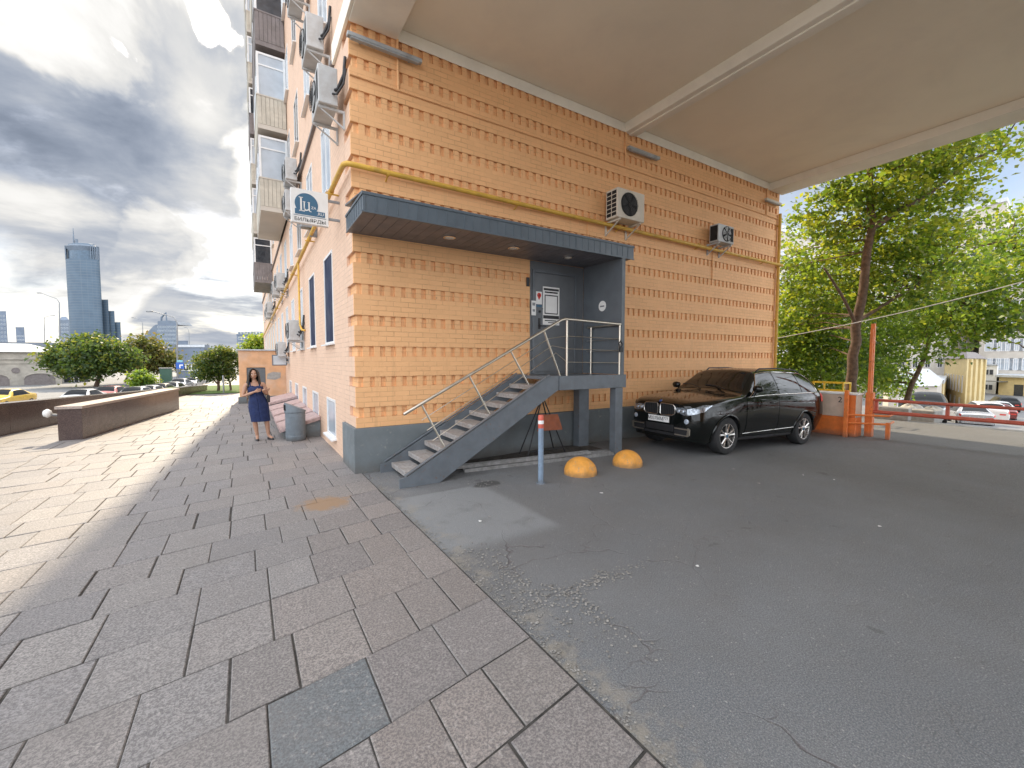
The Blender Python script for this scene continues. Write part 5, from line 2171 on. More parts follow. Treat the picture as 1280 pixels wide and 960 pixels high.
        it.prism([(sd * .68, .37), (sd * .74, .40), (sd * .745, .52), (sd * .70, .545)], frame_mx((-.014, 0, 0), (0, 1, 0), (0, 0, 1)), .03)
        it.build('bumper_blade', M_STEEL, t, local=True)
        # kidney grille
        ya, yb = sd * .03, sd * .40
        kp = [(ya, .955), (ya + sd * .03, .985), (yb - sd * .05, .972), (yb, .93), (yb, .80), (yb - sd * .06, .755), (ya + sd * .05, .74), (ya, .775)]
        g_ = MB()
        ringp = [Vector((-.022, a, b_)) for a, b_ in kp] + [Vector((-.022, *kp[0]))]
        g_.tube(ringp, .014, 8)
        gk = g_.build('grille', M_TRIM, t, local=True, smooth=50)
        g_ = MB()
        g_.prism(kp, frame_mx((-.008, 0, 0), (0, 1, 0), (0, 0, 1)), .01)
        g_.build('grille_mesh', M_DARK, gk, local=True)
        g_ = MB()
        for k in range(8):
            y = ya + (yb - ya) * (k + .5) / 8
            g_.box(-.018, -.009, y - .005, y + .005, .765, .95)
        g_.build('grille_bar', M_BLACK, gk, local=True)
        # tail light
        tl = MB()
        C_.patch(4.60, 4.85, 2.62, 3.1, sd, .008, 8, 6, tl)
        tl.build('tail_light', M_RED, t, local=True, smooth=60)
    lg = MB()
    lg.box(-.012, .03, -.62, .62, .345, .40)
    lg.box(-.010, .02, -.36, .36, .42, .56)
    lg.build('lower_grille', M_BLACK, t, local=True, bevel=.006)
    pb_ = MB()
    pb_.box(-.040, -.024, -.27, .27, .60, .72)
    plate = pb_.build('number_plate', M_PAPER, t, local=True, bevel=.004)
    pf_ = MB()
    pf_.box(-.024, -.004, -.28, .28, .59, .73)
    pf_.build('plate_holder', M_BLACK, plate, local=True)
    mxp = frame_mx((-.0415, .0, .658), (0, -1, 0), (0, 0, 1))
    text_mesh('plate_text', 'М037ММ', .105, mxp @ Matrix.Translation((-.075, 0, 0)), M_BLACK, plate, .001, local=True, sx=.92)
    text_mesh('plate_text', '777', .078, mxp @ Matrix.Translation((.195, .012, 0)), M_BLACK, plate, .001, local=True)
    bar = MB()
    bar.box(-.0425, -.0395, -.131, -.127, .605, .715)
    bar.build('plate_divider', M_BLACK, plate, local=True)
    em = MB()
    mxe = Matrix.Translation((.020, 0, 1.025)) @ Matrix.Rotation(R(-90), 4, 'Z') @ Matrix.Rotation(R(70), 4, 'X')
    em.lathe([(.040, 0), (.040, .006)], 24, mxe)
    e1 = em.build('badge', M_TRIM, t, local=True, smooth=40)
    em = MB()
    for k in (0, 2):
        em.prism([(0, 0)] + [(.027 * math.cos(PI / 2 * (k + q / 6)), .027 * math.sin(PI / 2 * (k + q / 6))) for q in range(7)], mxe @ Matrix.Translation((0, 0, .0062)), .001)
    em.build('badge_quarter', M_SIGNBLUE, e1, local=True)
    wp = MB()
    for y in (-.45, .15):
        wp.tube([Vector((1.50, y, 1.295)), Vector((1.58, y + .28, 1.355)), Vector((1.60, y + .55, 1.36))], .009, 6)
    wp.build('wiper', M_BLACK, t, local=True)
    # seats glimpsed behind the screen are too dark to model; headrest shapes catch a little light
    return t


M_HLIGHT = mat('headlight_cluster', (.30, .33, .37), .15, .6, var=.5, scale=22, coat=.8)
M_HLENS = mat('lamp_glass', (.55, .62, .72), .06, .3, var=.1, coat=1.0)
hero_car()


M_BGGLASS = mat('tinted_car_glass', (.012, .014, .016), .18, var=.05, spec=.15)


def simple_car(shape, paint, label, group, kind):
    L = shape.L
    t = thing('parked_car' if kind == 'parked' else 'street_car', label, 'car', (0, 0, 0), 0, group)
    body = shape.body(30, 4).build('body', paint, t, local=True, smooth=32)
    body.material_slots[0].link = 'OBJECT'
    body.material_slots[0].material = paint
    wsx = {SUV: (1.55, 2.15, 4.44, 4.74), SEDAN: (1.42, 2.05, 3.40, 3.88)}[shape]
    g = MB()
    for sd in (1, -1):
        shape.patch(wsx[0], wsx[1], 4.08, 5, sd, .008, 8, 5, g)
    g.build('windscreen', M_BGGLASS, t, local=True, smooth=60)
    g = MB()
    for sd in (1, -1):
        shape.patch(wsx[2], wsx[3], 4.1, 5, sd, .008, 6, 5, g)
    g.build('rear_window', M_BGGLASS, t, local=True, smooth=60)
    bel = wsx[0]
    for sd in (1, -1):
        shape.patch(lambda s: bel + .12 + .5 * (s - 3.1) / .8, lambda s: wsx[2] + .1 - .35 * (s - 3.1) / .8, 3.1, 3.86, sd, .008, 10, 5).build('side_window', M_BGGLASS, t, local=True, smooth=60)
        r = .375 if shape is SUV else .32
        for x in ((.90, 3.83) if shape is SUV else (.85, 3.55)):
            add_wheel(t, x, sd, .985 if shape is SUV else .90, r, .22, False)
        h = MB()
        shape.patch(.005, .32, 2.6, 3.3, sd, .008, 6, 4, h)
        z = shape.S(0, 3, 1).z
        h.prism([(sd * .30, z - .06), (sd * .64, z - .06), (sd * .64, z + .02), (sd * .30, z + .03)], frame_mx((-.006, 0, 0), (0, 1, 0), (0, 0, 1)), .008)
        h.build('headlight', M_HLIGHT, t, local=True)
        h = MB()
        shape.patch(L - .18, L - .01, 2.6, 3.2, sd, .008, 5, 4, h)
        h.prism([(sd * .38, z + .02), (sd * .70, z + .02), (sd * .70, z + .12), (sd * .38, z + .12)], frame_mx((L - .004, 0, 0), (0, 1, 0), (0, 0, 1)), .008)
        h.build('tail_light', M_RED, t, local=True)
    b = MB()
    b.box(-.012, .01, -.45, .45, .33, .50)
    b.build('grille', M_BLACK, t, local=True)
    b = MB()
    b.box(-.02, -.011, -.26, .26, .36, .47)
    b.build('number_plate', M_PAPER, t, local=True)
    return t


def repaint(t, paint):
    for c in t.children:
        if c.name.startswith('body'):
            c.material_slots[0].link = 'OBJECT'
            c.material_slots[0].material = paint


def paint(name, col, metal=0.0):
    return mat(name, col, .22, metal, var=.03, coat=.8)


P_WHITE = paint('paint_white', (.72, .72, .71))
P_YEL = paint('paint_taxi_yellow', (.72, .48, .05))
P_PINK = paint('paint_faded_red', (.50, .17, .15))
P_SILV = paint('paint_silver', (.50, .51, .53), .4)
P_GREY = mat('paint_dark_grey', (.022, .025, .028), .35, var=.03, spec=.3)
P_RED = paint('paint_dark_red', (.16, .025, .025))

sed = simple_car(SEDAN, P_YEL, '', 'cars queueing on the sunken road', 'street')
suv2 = simple_car(SUV, P_GREY, 'dark grey SUV parked nearest the red boom, seen side on', 'cars parked in the courtyard', 'parked')
ROADDIR = math.atan2(-.13, -1.0)
left_cars = [((-24, 489), P_YEL, 'yellow taxi on the sunken road at the far left edge', 31),
             ((78, 488), P_WHITE, 'white car on the sunken road left of the short granite parapet', 31),
             ((118, 484), P_PINK, 'faded red car on the sunken road under the big tree', 35),
             ((152, 484.5), P_SILV, 'silver car on the sunken road right of the faded red car', 34),
             ((170, 483.5), P_WHITE, 'white car half hidden by the silver car beneath the big tree', 36),
             ((187, 481), P_GREY, 'dark grey car beneath the brownish tree', 39),
             ((203, 479.5), P_WHITE, 'white car just left of the blue sign post', 42),
             ((216, 476), P_SILV, 'distant silver car straight below the blue road sign', 50),
             ((232, 474.5), P_WHITE, 'distant white car right of the blue road sign', 54),
             ((246, 472), P_WHITE, 'farthest white car beside the round tree', 60)]
first = True
for ((u, v), pnt, lab, d) in left_cars:
    p = at(u, v, d)
    loc = (p.x, p.y, ROAD_Z + (0 if d < 45 else .0))
    rz_ = R(79)
    if first:
        sed.location = loc
        sed.rotation_euler = (0, 0, rz_)
        sed['label'] = lab
        c_ = sed
        first = False
    else:
        c_ = dup(sed, loc, rz_, lab)
    repaint(c_, pnt)
RC = [(suv2, (1158, 30.5), P_GREY, 'dark grey SUV parked nearest the red boom, seen side on', 12),
      (None, (1205, 36), P_SILV, 'silver hatchback in the courtyard between the dark SUV and the white car', 200),
      ('suv', (1222, 41), P_WHITE, 'white estate car in the courtyard behind the silver hatchback', 200),
      (None, (1240, 47), P_RED, 'dark red car in the courtyard right of the white estate car', 200),
      (None, (1242, 53), P_WHITE, 'distant white car in the courtyard, last but one of the row', 200),
      ('suv', (1248, 59), P_GREY, 'farthest dark car of the courtyard row near the white block', 200)]
for src, (u, d), pnt, lab, ang in RC:
    p = at(u, 480, d * .86)
    loc = (p.x, p.y, ground_h(p.x) + .01)
    if src is suv2:
        suv2.location = loc
        suv2.rotation_euler = (0, 0, R(ang))
        c_ = suv2
    else:
        c_ = dup(suv2 if src == 'suv' else sed, loc, R(ang), lab)
        c_['group'] = 'cars parked in the courtyard'
        c_.name = 'parked_car'
    repaint(c_, pnt)

# ------------------------------------------------------------ barrier at the courtyard end
bk = thing('concrete_barrier_block', 'concrete block painted cream above and orange below with a black number 2', 'barrier block', (11.35, -2.0, 0))
b = MB()
b.box(11.16, 11.52, -3.0, -1.0, .48, 1.04)
b.build('upper_block', M_CONCW, bk, bevel=.012)
b = MB()
b.box(11.157, 11.523, -3.003, -.997, 0, .479)
b.box(11.157, 11.523, -3.003, -2.72, .48, 1.02) if False else None
b.build('orange_base', M_ORANGE, bk, bevel=.012)
b = MB()
b.box(11.13, 11.55, -3.03, -.97, 1.041, 1.085)
b.build('cap', M_WHITE, bk, bevel=.008)
b = MB()
b.box(11.15, 11.157, -2.99, -2.80, .485, 1.035)
b.build('end_strip', M_ORANGE, bk)
text_mesh('number', '2', .20, frame_mx((11.158, -2.66, .90), (0, -1, 0), (0, 0, 1)), M_BLACK, bk, .001)
wv = MB()
wv.tube([(11.155, -1.2, .62), (11.152, -1.7, .74), (11.152, -2.2, .92)], .008, 6)
wv.build('wire', M_BLACK, bk)

rk = thing('guard_frame', 'orange steel guard frame of two rails beside the barrier pole', 'guard rail', (11.1, -3.1, 0))
MB().box(10.95, 11.03, -2.90, -2.82, 0, 1.16).build('post', M_ORANGE, rk, bevel=.006)
MB().box(11.42, 11.50, -3.58, -3.50, 0, .40).build('post', M_ORANGE, rk, bevel=.006)
for z in (.36, .56):
    b = MB()
    b.tube([(10.99, -2.86, z), (11.25, -3.25, z), (11.46, -3.54, z)], .025, 8)
    b.tube([(11.46, -3.54, z), (12.1, -3.45, z)], .025, 8)
    b.build('rail', M_ORANGE, rk)
pl_ = thing('barrier_pole', 'tall orange upright of the boom gate standing by the concrete block', 'pole', (11.62, -3.12, 0))
b = MB()
b.box(11.58, 11.66, -3.16, -3.08, 0, 2.80)
b.build('upright', M_ORANGE, pl_, bevel=.005)
b = MB()
b.box(11.52, 11.58, -3.15, -3.09, .02, 2.66)
b.build('side_upright', M_ORANGE, pl_, bevel=.005)
b = MB()
b.box(11.54, 11.68, -3.20, -3.05, 0, 1.10)
b.build('hinge_post', M_ORANGE, pl_, bevel=.006)
bm_ = thing('boom_gate', 'red double rail boom barrier closing the passage toward the courtyard', 'boom barrier', (11.62, -3.2, .6))
MB().tube([(11.62, -3.2, .92), (11.75, -9.0, .92)], .035, 10).build('rail', M_REDBOOM, bm_, smooth=50)
MB().tube([(11.62, -3.2, .63), (11.75, -9.0, .63)], .045, 10).build('rail', M_REDBOOM, bm_, smooth=50)
for k in range(5):
    y = -3.25 - 1.25 * k
    b = MB()
    b.box(11.60 + .028 * k, 11.66 + .028 * k, y - .03, y + .03, .675, .885)
    b.build('upright', M_REDBOOM, bm_)
yc = thing('yellow_railing', 'low yellow metal railing behind the concrete block', 'railing', (13.9, -1.4, 0))
for (x, y) in ((13.8, -.75), (13.8, -1.75), (14.3, -.75), (14.3, -1.75), (13.8, -1.25)):
    MB().box(x - .02, x + .02, y - .02, y + .02, 0, 1.22).build('post', M_YRAIL, yc)
for z in (.72, .95, 1.2):
    b = MB()
    b.box(13.785, 13.815, -1.75, -.75, z - .02, z + .02)
    b.box(14.285, 14.315, -1.75, -.75, z - .02, z + .02)
    b.box(13.8, 14.3, -1.765, -1.735, z - .02, z + .02)
    b.build('rail', M_YRAIL, yc)
cbp = [Vector((LX + .06, -.03, 2.62)).lerp(Vector((13.4, -7.2, 4.22)), k / 14) - Vector((0, 0, .30 * math.sin(PI * k / 14) * .5)) for k in range(15)]
b = MB()
b.tube(cbp, .013, 6)
tag(b.build('overhead_cable', M_CABLE, loc=tuple(cbp[0]), smooth=50), 'pale cable slung from the wall corner across the passage exit', 'cable')
for k, (u, v, d) in enumerate(((1112, 522, 14.2), (1148, 524, 14.4))):
    p = at(u, v, d)
    b = MB()
    b.box(-.35, .35, -.5, .5, 0, .42)
    o = b.build('concrete_block', M_CONC, loc=None, bevel=.03)
    o.location = (p.x, p.y, ground_h(p.x))
    o.rotation_euler = (0, 0, R(8 - 12 * k))
    tag(o, ['rough grey concrete block beyond the boom, nearer the pole', 'rough grey concrete block beyond the boom in front of the dark SUV'][k], 'concrete block', 'concrete blocks beyond the boom')
for k, (u, d, lab) in enumerate(((1138, 14.8, 'pale sack on the ground beyond the boom, left of the pair'), (1165, 15.2, 'pale sack on the ground beyond the boom, right of the pair'))):
    p = at(u, 520, d)
    b = MB()

    def sack(a, c):
        th, ph = PI * a, 2 * PI * c
        w = 1 + .12 * math.sin(3 * ph + 2 * th) + .08 * math.sin(5 * ph)
        return (math.sin(th) * math.cos(ph) * .42 * w, math.sin(th) * math.sin(ph) * .36 * w, .28 - .28 * math.cos(th) * (1 + .2 * math.sin(4 * ph)))
    b.grid(lambda a, c: sack(1 - a, c), 12, 20)
    o = b.build('sack', M_SACK, smooth=70)
    o.location = (p.x, p.y, ground_h(p.x))
    tag(o, lab, 'sack', 'sacks beyond the boom')

# ------------------------------------------------------------ trees
nrng = np.random.default_rng(5)


def leaves_mesh(name, blobs, leaf, mats, parent, weights=(.5, .32, .18), per=26, spread=.38, seed=1):
    """blobs: (centre, (rx,ry,rz), clusters). Many small folded leaves gathered in sprays."""
    rg = np.random.default_rng(seed)
    C_, S_ = [], []
    for (c, r, n) in blobs:
        d = rg.normal(size=(n, 3))
        d /= np.linalg.norm(d, axis=1)[:, None]
        rad = rg.uniform(.30, 1.0, size=(n, 1)) ** .55
        C_.append(np.array(c) + d * rad * np.array(r))
    cl = np.concatenate(C_)
    n = len(cl)
    cs = rg.uniform(.6, 1.25, size=n)
    pos = np.repeat(cl, per, axis=0) + rg.normal(size=(n * per, 3)) * spread * np.repeat(cs, per)[:, None] * np.array([1, 1, .55])
    N = len(pos)
    nv = rg.normal(size=(N, 3)) + np.array([0, 0, .9])
    nv /= np.linalg.norm(nv, axis=1)[:, None]
    a = rg.normal(size=(N, 3))
    u = np.cross(nv, a)
    u /= np.linalg.norm(u, axis=1)[:, None]
    w = np.cross(nv, u)
    sz = leaf * rg.uniform(.6, 1.35, size=(N, 1))
    v = np.empty((N, 4, 3))
    v[:, 0] = pos - u * sz * .5
    v[:, 1] = pos + w * sz * .36 + nv * sz * .12
    v[:, 2] = pos + u * sz * .58
    v[:, 3] = pos - w * sz * .36 + nv * sz * .12
    me = bpy.data.meshes.new(name)
    me.vertices.add(N * 4)
    me.vertices.foreach_set('co', v.reshape(-1))
    me.loops.add(N * 4)
    me.loops.foreach_set('vertex_index', np.arange(N * 4, dtype=np.int32))
    me.polygons.add(N)
    me.polygons.foreach_set('loop_start', np.arange(0, N * 4, 4, dtype=np.int32))
    me.polygons.foreach_set('loop_total', np.full(N, 4, dtype=np.int32))
    mi = np.repeat(rg.choice(3, size=n, p=weights), per)
    flip = rg.random(N) < .3
    mi[flip] = rg.choice(3, size=flip.sum(), p=weights)
    for m in mats:
        me.materials.append(m)
    me.polygons.foreach_set('material_index', mi.astype(np.int32))
    me.update(calc_edges=True)
    o = bpy.data.objects.new(name, me)
    COL.objects.link(o)
    o.parent = parent
    if parent is not None:
        me.transform(Matrix.Translation(-ORIG[parent.name]))
    return o


def limbs(paths, blobs, rg, twig=.03, ntw=40):
    b = MB()
    ends = []
    for pth, r0, r1 in paths:
        n = len(pth)
        P = []
        for k in range(n - 1):
            for q in range(4):
                a = Vector(pth[k]).lerp(Vector(pth[k + 1]), q / 4)
                P.append(a + Vector((rg.uniform(-1, 1), rg.uniform(-1, 1), 0)) * r0 * .22)
        P.append(Vector(pth[-1]))
        rs = [r0 + (r1 - r0) * (k / (len(P) - 1)) ** .8 for k in range(len(P))]
        b.tube(P, rs, 9)
        ends += P[len(P) // 3:]
    for (c, r, n) in blobs:
        for k in range(ntw // max(1, len(blobs)) + 1):
            d = Vector((rg.uniform(-1, 1), rg.uniform(-1, 1), rg.uniform(-.5, 1))) * .8
            e = Vector(c) + Vector((d.x * r[0], d.y * r[1], d.z * r[2]))
            s = min(ends, key=lambda p: (p - e).length + (0 if p.z < e.z else 3))
            m_ = s.lerp(e, .5) + Vector((rg.uniform(-.2, .2), rg.uniform(-.2, .2), rg.uniform(0, .3)))
            b.tube([s, m_, e], [twig, twig * .7, twig * .25], 5)
    return b


def tree(name, label, loc, paths, blobs, leaf, mats=LEAF, weights=(.5, .32, .18), per=26, spread=.38, seed=1, twig=.03, ntw=40, group=None):
    t = thing(name, label, 'tree', loc, 0, group)
    rg = random.Random(seed)
    limbs(paths, blobs, rg, twig, ntw).build('trunk', M_BARK, t, smooth=60)
    leaves_mesh('crown', blobs, leaf, mats, t, weights, per, spread, seed)
    return t


def bl(u, v, d, r, n, rz=None):
    p = at(u, v, d)
    return ((p.x, p.y, p.z), (r, r, rz or r * .85), n)


A = lambda u, v, d: tuple(at(u, v, d))
tree('broadleaf_tree', 'large sunlit tree with a bare leaning trunk forking above the orange barrier pole', (16.6, -1, 0),
     [([(16.55, -1.05, -.1), A(1064, 480, 15), A(1070, 410, 15), A(1080, 345, 15), A(1090, 283, 15)], .19, .12),
      ([A(1090, 283, 15), A(1087, 240, 15.1), A(1086, 180, 15.3), A(1092, 110, 15.5)], .13, .04),
      ([A(1090, 285, 15), A(1125, 262, 15), A(1165, 240, 15.1), A(1215, 200, 15.3), A(1260, 180, 15.5)], .12, .03),
      ([A(1070, 405, 15), A(1050, 365, 14.6), A(1030, 335, 14.3)], .06, .03),
      ([A(1074, 400, 15), A(1120, 372, 15.5), A(1160, 350, 16)], .07, .03)],
     [bl(1018, 318, 19.5, 1.7, 64), bl(1050, 270, 15.6, 1.5, 90), bl(1105, 215, 15, 1.7, 120), bl(1150, 180, 15.2, 1.6, 95), bl(1215, 175, 15.6, 1.5, 48),
      bl(1125, 285, 15.6, 1.5, 90), bl(1175, 275, 16, 1.4, 52), bl(1050, 350, 17.5, 1.7, 100), bl(1008, 395, 19.5, 1.7, 75), bl(1110, 360, 16, 1.7, 95), bl(1090, 130, 15.5, 1.8, 80),
      bl(1170, 330, 16.3, 1.4, 60), bl(1030, 430, 20, 1.5, 60), bl(1185, 230, 15.4, 1.1, 36), bl(988, 345, 19.5, 1.1, 36)],
     .165, per=23, spread=.30, seed=11, ntw=70, twig=.028, weights=(.46, .18, .36))
tree('broadleaf_tree', 'spreading tree with low drooping boughs at the right edge over the courtyard', A(1300, 500, 19),
     [([(A(1300, 500, 19)[0], A(1300, 500, 19)[1], ground_h(A(1300, 500, 19)[0]) - .1), A(1300, 420, 19), A(1290, 330, 19)], .22, .14),
      ([A(1297, 400, 19), A(1250, 370, 18.5), A(1190, 385, 18)], .10, .03),
      ([A(1290, 335, 19), A(1260, 300, 18.6), A(1215, 310, 18)], .09, .03)],
     [bl(1255, 330, 18.5, 1.6, 90), bl(1205, 345, 18, 1.4, 70), bl(1265, 385, 18.2, 1.5, 80), bl(1215, 392, 18, 1.2, 50), bl(1285, 290, 19, 1.6, 70), bl(1170, 395, 18, 1.0, 36), bl(1240, 415, 17.8, .8, 20), bl(1172, 432, 18, .8, 20)],
     .18, per=20, spread=.36, seed=23, ntw=46, weights=(.5, .3, .2))
tree('broadleaf_tree', 'dark shaded tree mass standing behind the barrier block', A(1020, 470, 21),
     [([(A(1020, 470, 21)[0], A(1020, 470, 21)[1], ground_h(A(1020, 470, 21)[0]) - .1), A(1018, 440, 21), A(1015, 380, 21)], .16, .08),
      ([A(1018, 450, 21), A(1050, 410, 21)], .08, .04)],
     [bl(985, 440, 20, 1.6, 100), bl(1015, 470, 19, 1.4, 90), bl(1050, 450, 20, 1.7, 110), bl(1000, 400, 21, 1.8, 100), bl(1085, 420, 21, 1.6, 80), bl(1035, 375, 22, 1.9, 90)],
     .16, per=28, spread=.42, seed=31, ntw=36, weights=(.45, .45, .10))
tree('broadleaf_tree', 'thin dark tree leaning to the right beside the white roofed shed', A(1130, 498, 21),
     [([(A(1128, 500, 21)[0], A(1128, 500, 21)[1], ground_h(A(1128, 500, 21)[0]) - .1), A(1136, 488, 21), A(1152, 455, 21), A(1160, 432, 21), A(1166, 390, 21)], .14, .06),
      ([A(1090, 505, 22), A(1094, 460, 22), A(1092, 410, 22)], .09, .05)],
     [bl(1100, 450, 22, 1.3, 60), bl(1150, 400, 22, 1.7, 70), bl(1120, 400, 21.5, 1.5, 70), bl(1085, 475, 22, 1.1, 50), bl(1115, 478, 23, .9, 30)],
     .16, per=26, spread=.40, seed=37, ntw=30, weights=(.48, .42, .10))
# street side
pb2 = A(120, 478, 60)
tree('broadleaf_tree', 'wide dark green tree spreading in front of the arched stone garages', (pb2[0], pb2[1], ROAD_Z),
     [([(pb2[0], pb2[1], ROAD_Z - .1), A(124, 470, 60), A(120, 450, 60)], .30, .20),
      ([A(124, 470, 60), A(100, 445, 60), A(85, 435, 60)], .18, .06), ([A(124, 470, 60), A(135, 450, 60), A(150, 438, 60)], .16, .06)],
     [bl(95, 446, 60, 2.6, 110), bl(114, 437, 60, 2.5, 120), bl(82, 452, 59, 1.9, 80), bl(136, 446, 60, 2.4, 100), bl(118, 448, 58, 2.8, 110), bl(155, 450, 60, 1.8, 50), bl(100, 460, 59, 1.8, 40)],
     .42, LEAF_S, per=24, spread=.75, seed=41, twig=.05, ntw=30, weights=(.42, .36, .22))
pb3 = A(186, 476, 70)
tree('broadleaf_tree', 'brownish olive tree right of the wide dark green tree', (pb3[0], pb3[1], ROAD_Z),
     [([(pb3[0], pb3[1], ROAD_Z - .1), A(184, 460, 70), A(183, 440, 70)], .26, .14), ([A(156, 478, 68), A(165, 460, 68), A(175, 445, 69)], .18, .08)],
     [bl(180, 438, 70, 2.6, 90), bl(195, 445, 70, 2.4, 80), bl(165, 446, 69, 2.2, 70), bl(205, 452, 70, 1.7, 45), bl(182, 455, 69, 2.2, 50)],
     .45, LEAF_Y, per=22, spread=.75, seed=43, twig=.05, ntw=26)
p4 = A(178, 480, 52)
tree('bush', 'small bright green bush under the brownish tree', (p4[0], p4[1], ROAD_Z),
     [([(p4[0], p4[1], ROAD_Z - .05), A(178, 474, 52)], .06, .03)], [bl(176, 473, 52, 1.1, 40, .9), bl(184, 476, 52, .9, 24, .8), (A(177, 480, 52), (1.0, 1.0, .9), 26)], .30, per=18, spread=.35, seed=47, ntw=8, twig=.02)
bpy.context.view_layer.update()
tree('broadleaf_tree', 'round bright green tree on the lawn at the end of the pavement', (-3.1, 24.2, 0),
     [([(-3.0, 24.2, -.05), (-3.0, 24.2, .5), (-2.95, 24.2, 1.1)], .085, .06), ([(-2.35, 24.1, -.05), (-2.4, 24.1, .5), (-2.6, 24.15, 1.2)], .07, .045), ([(-3.0, 24.2, .4), (-3.5, 24.3, 1.1)], .05, .03)],
     [((-3.1, 24.2, 1.55), (1.0, .95, .95), 120), ((-3.5, 24.4, 1.25), (.75, .75, .7), 70), ((-2.55, 24.0, 1.45), (.7, .75, .8), 70), ((-2.9, 24.1, 2.25), (.75, .7, .5), 60), ((-3.6, 24.3, 1.9), (.6, .6, .5), 36), ((-2.35, 24.1, 2.05), (.55, .55, .5), 36)],
     .11, LEAF_S, per=26, spread=.20, seed=53, ntw=26, twig=.014, weights=(.44, .24, .32))
p5 = A(322, 428, 60)
tree('broadleaf_tree', 'bright green treetop showing above the annex roof', (p5[0], p5[1], 0),
     [([(p5[0], p5[1], -.1), A(322, 440, 60), A(322, 428, 60)], .2, .1)], [bl(324, 432, 60, 1.9, 80), bl(316, 440, 60, 1.6, 50), bl(332, 436, 60, 1.6, 40)], .34, per=22, spread=.55, seed=59, twig=.04, ntw=12, weights=(.4, .1, .5))

# ------------------------------------------------------------ lamp posts, signs
def street_lamp(base, top, arm_to, r, lab):
    t = thing('street_lamp', lab, 'street lamp', tuple(base), 0, 'street lamps along the road')
    b = MB()
    tp = Vector(top)
    b.tube([base, Vector(base).lerp(tp, .5), tp - Vector((0, 0, .6)), tp + (Vector(arm_to) - tp) * .12 + Vector((0, 0, .05)), Vector(arm_to)], [r, r * .8, r * .6, r * .5, r * .45], 8)
    b.build('pole', M_POLE, t, smooth=50)
    b = MB()
    e = Vector(arm_to)
    d = (e - tp)
    d.z = 0
    d.normalize()
    mx = frame_mx(e, d, (-d.y, d.x, 0))
    b.box(-.1, .75, -.16, .16, -.12, .06, 0, mx)
    b.build('lamp_head', M_POLE, t, bevel=.04)


B = lambda u, v, d, z: (at(u, v, d).x, at(u, v, d).y, z)
street_lamp(B(222, 480, 61, ROAD_Z), A(221, 398, 61), A(190, 389, 61), .13, 'nearest curved street lamp, the one that carries the blue road sign')
street_lamp(B(75, 430, 90, 6.4), A(74, 375, 90), A(51, 366, 90), .15, 'street lamp on the overpass left of the glass tower')
street_lamp(B(56, 430, 120, 6.4), A(55, 397, 120), A(65, 394, 120), .12, 'small street lamp farthest left on the overpass')
street_lamp(B(179, 430, 120, 6.4), A(178, 401, 120), A(168, 397, 120), .12, 'street lamp on the overpass between the tower and the gabled block')
street_lamp(B(237, 440, 150, 6.4), A(236, 413, 150), A(233, 409, 150), .12, 'faint distant street lamp right of the gabled block')
rsn = thing('road_sign', 'blue square road sign with a white arrow on the lamp post', 'road sign', B(225, 457, 60.6, 1.2))
p = at(225, 457, 60.6)
fs = frame_mx((p.x, p.y, p.z), (math.cos(R(-20)), math.sin(R(-20)), 0), (0, 0, 1))
b = MB()
b.box(-.50, .50, -.45, .45, 0, .03, 0, fs)
b.build('plate', M_SIGNBLUE, rsn)
b = MB()
b.prism([(-.07, -.33), (.07, -.33), (.07, .0), (.26, .0), (.26, -.08), (.40, .07), (.26, .22), (.26, .14), (-.07, .14)], fs @ Matrix.Translation((0, 0, .031)), .005)
b.build('arrow', M_PAPER, rsn)
b = MB()
b.box(-.36, .36, .50, .78, 0, .03, 0, fs)
b.build('small_plate', mat('sign_pale_blue', (.20, .45, .55), .5), rsn)
gsn = thing('kiosk', 'green roadside cabinet between the parked cars and the lamp post', 'cabinet', B(208, 475, 56, ROAD_Z))
p = at(208, 475, 56)
b = MB()
b.box(p.x - .6, p.x + .6, p.y - .5, p.y + .5, ROAD_Z, ROAD_Z + 2.6)
b.build('cabinet_body', M_GREEN, gsn, bevel=.04)
b = MB()
b.box(p.x - .68, p.x + .68, p.y - .58, p.y + .58, ROAD_Z + 2.601, ROAD_Z + 2.72)
b.build('roof', M_POLE, gsn)
gp_ = thing('park_post', 'slim grey post on the lawn in front of the round tree', 'post', (-2.66, 22.2, .03))
b = MB()
b.lathe([(.045, 0), (.045, .98), (.03, 1.0)], 12)
b.build('shaft', M_POLE, gp_, local=True, smooth=40)
b = MB()
b.lathe([(.08, 0), (.08, .03)], 12)
b.build('foot', M_POLE, gp_, local=True)


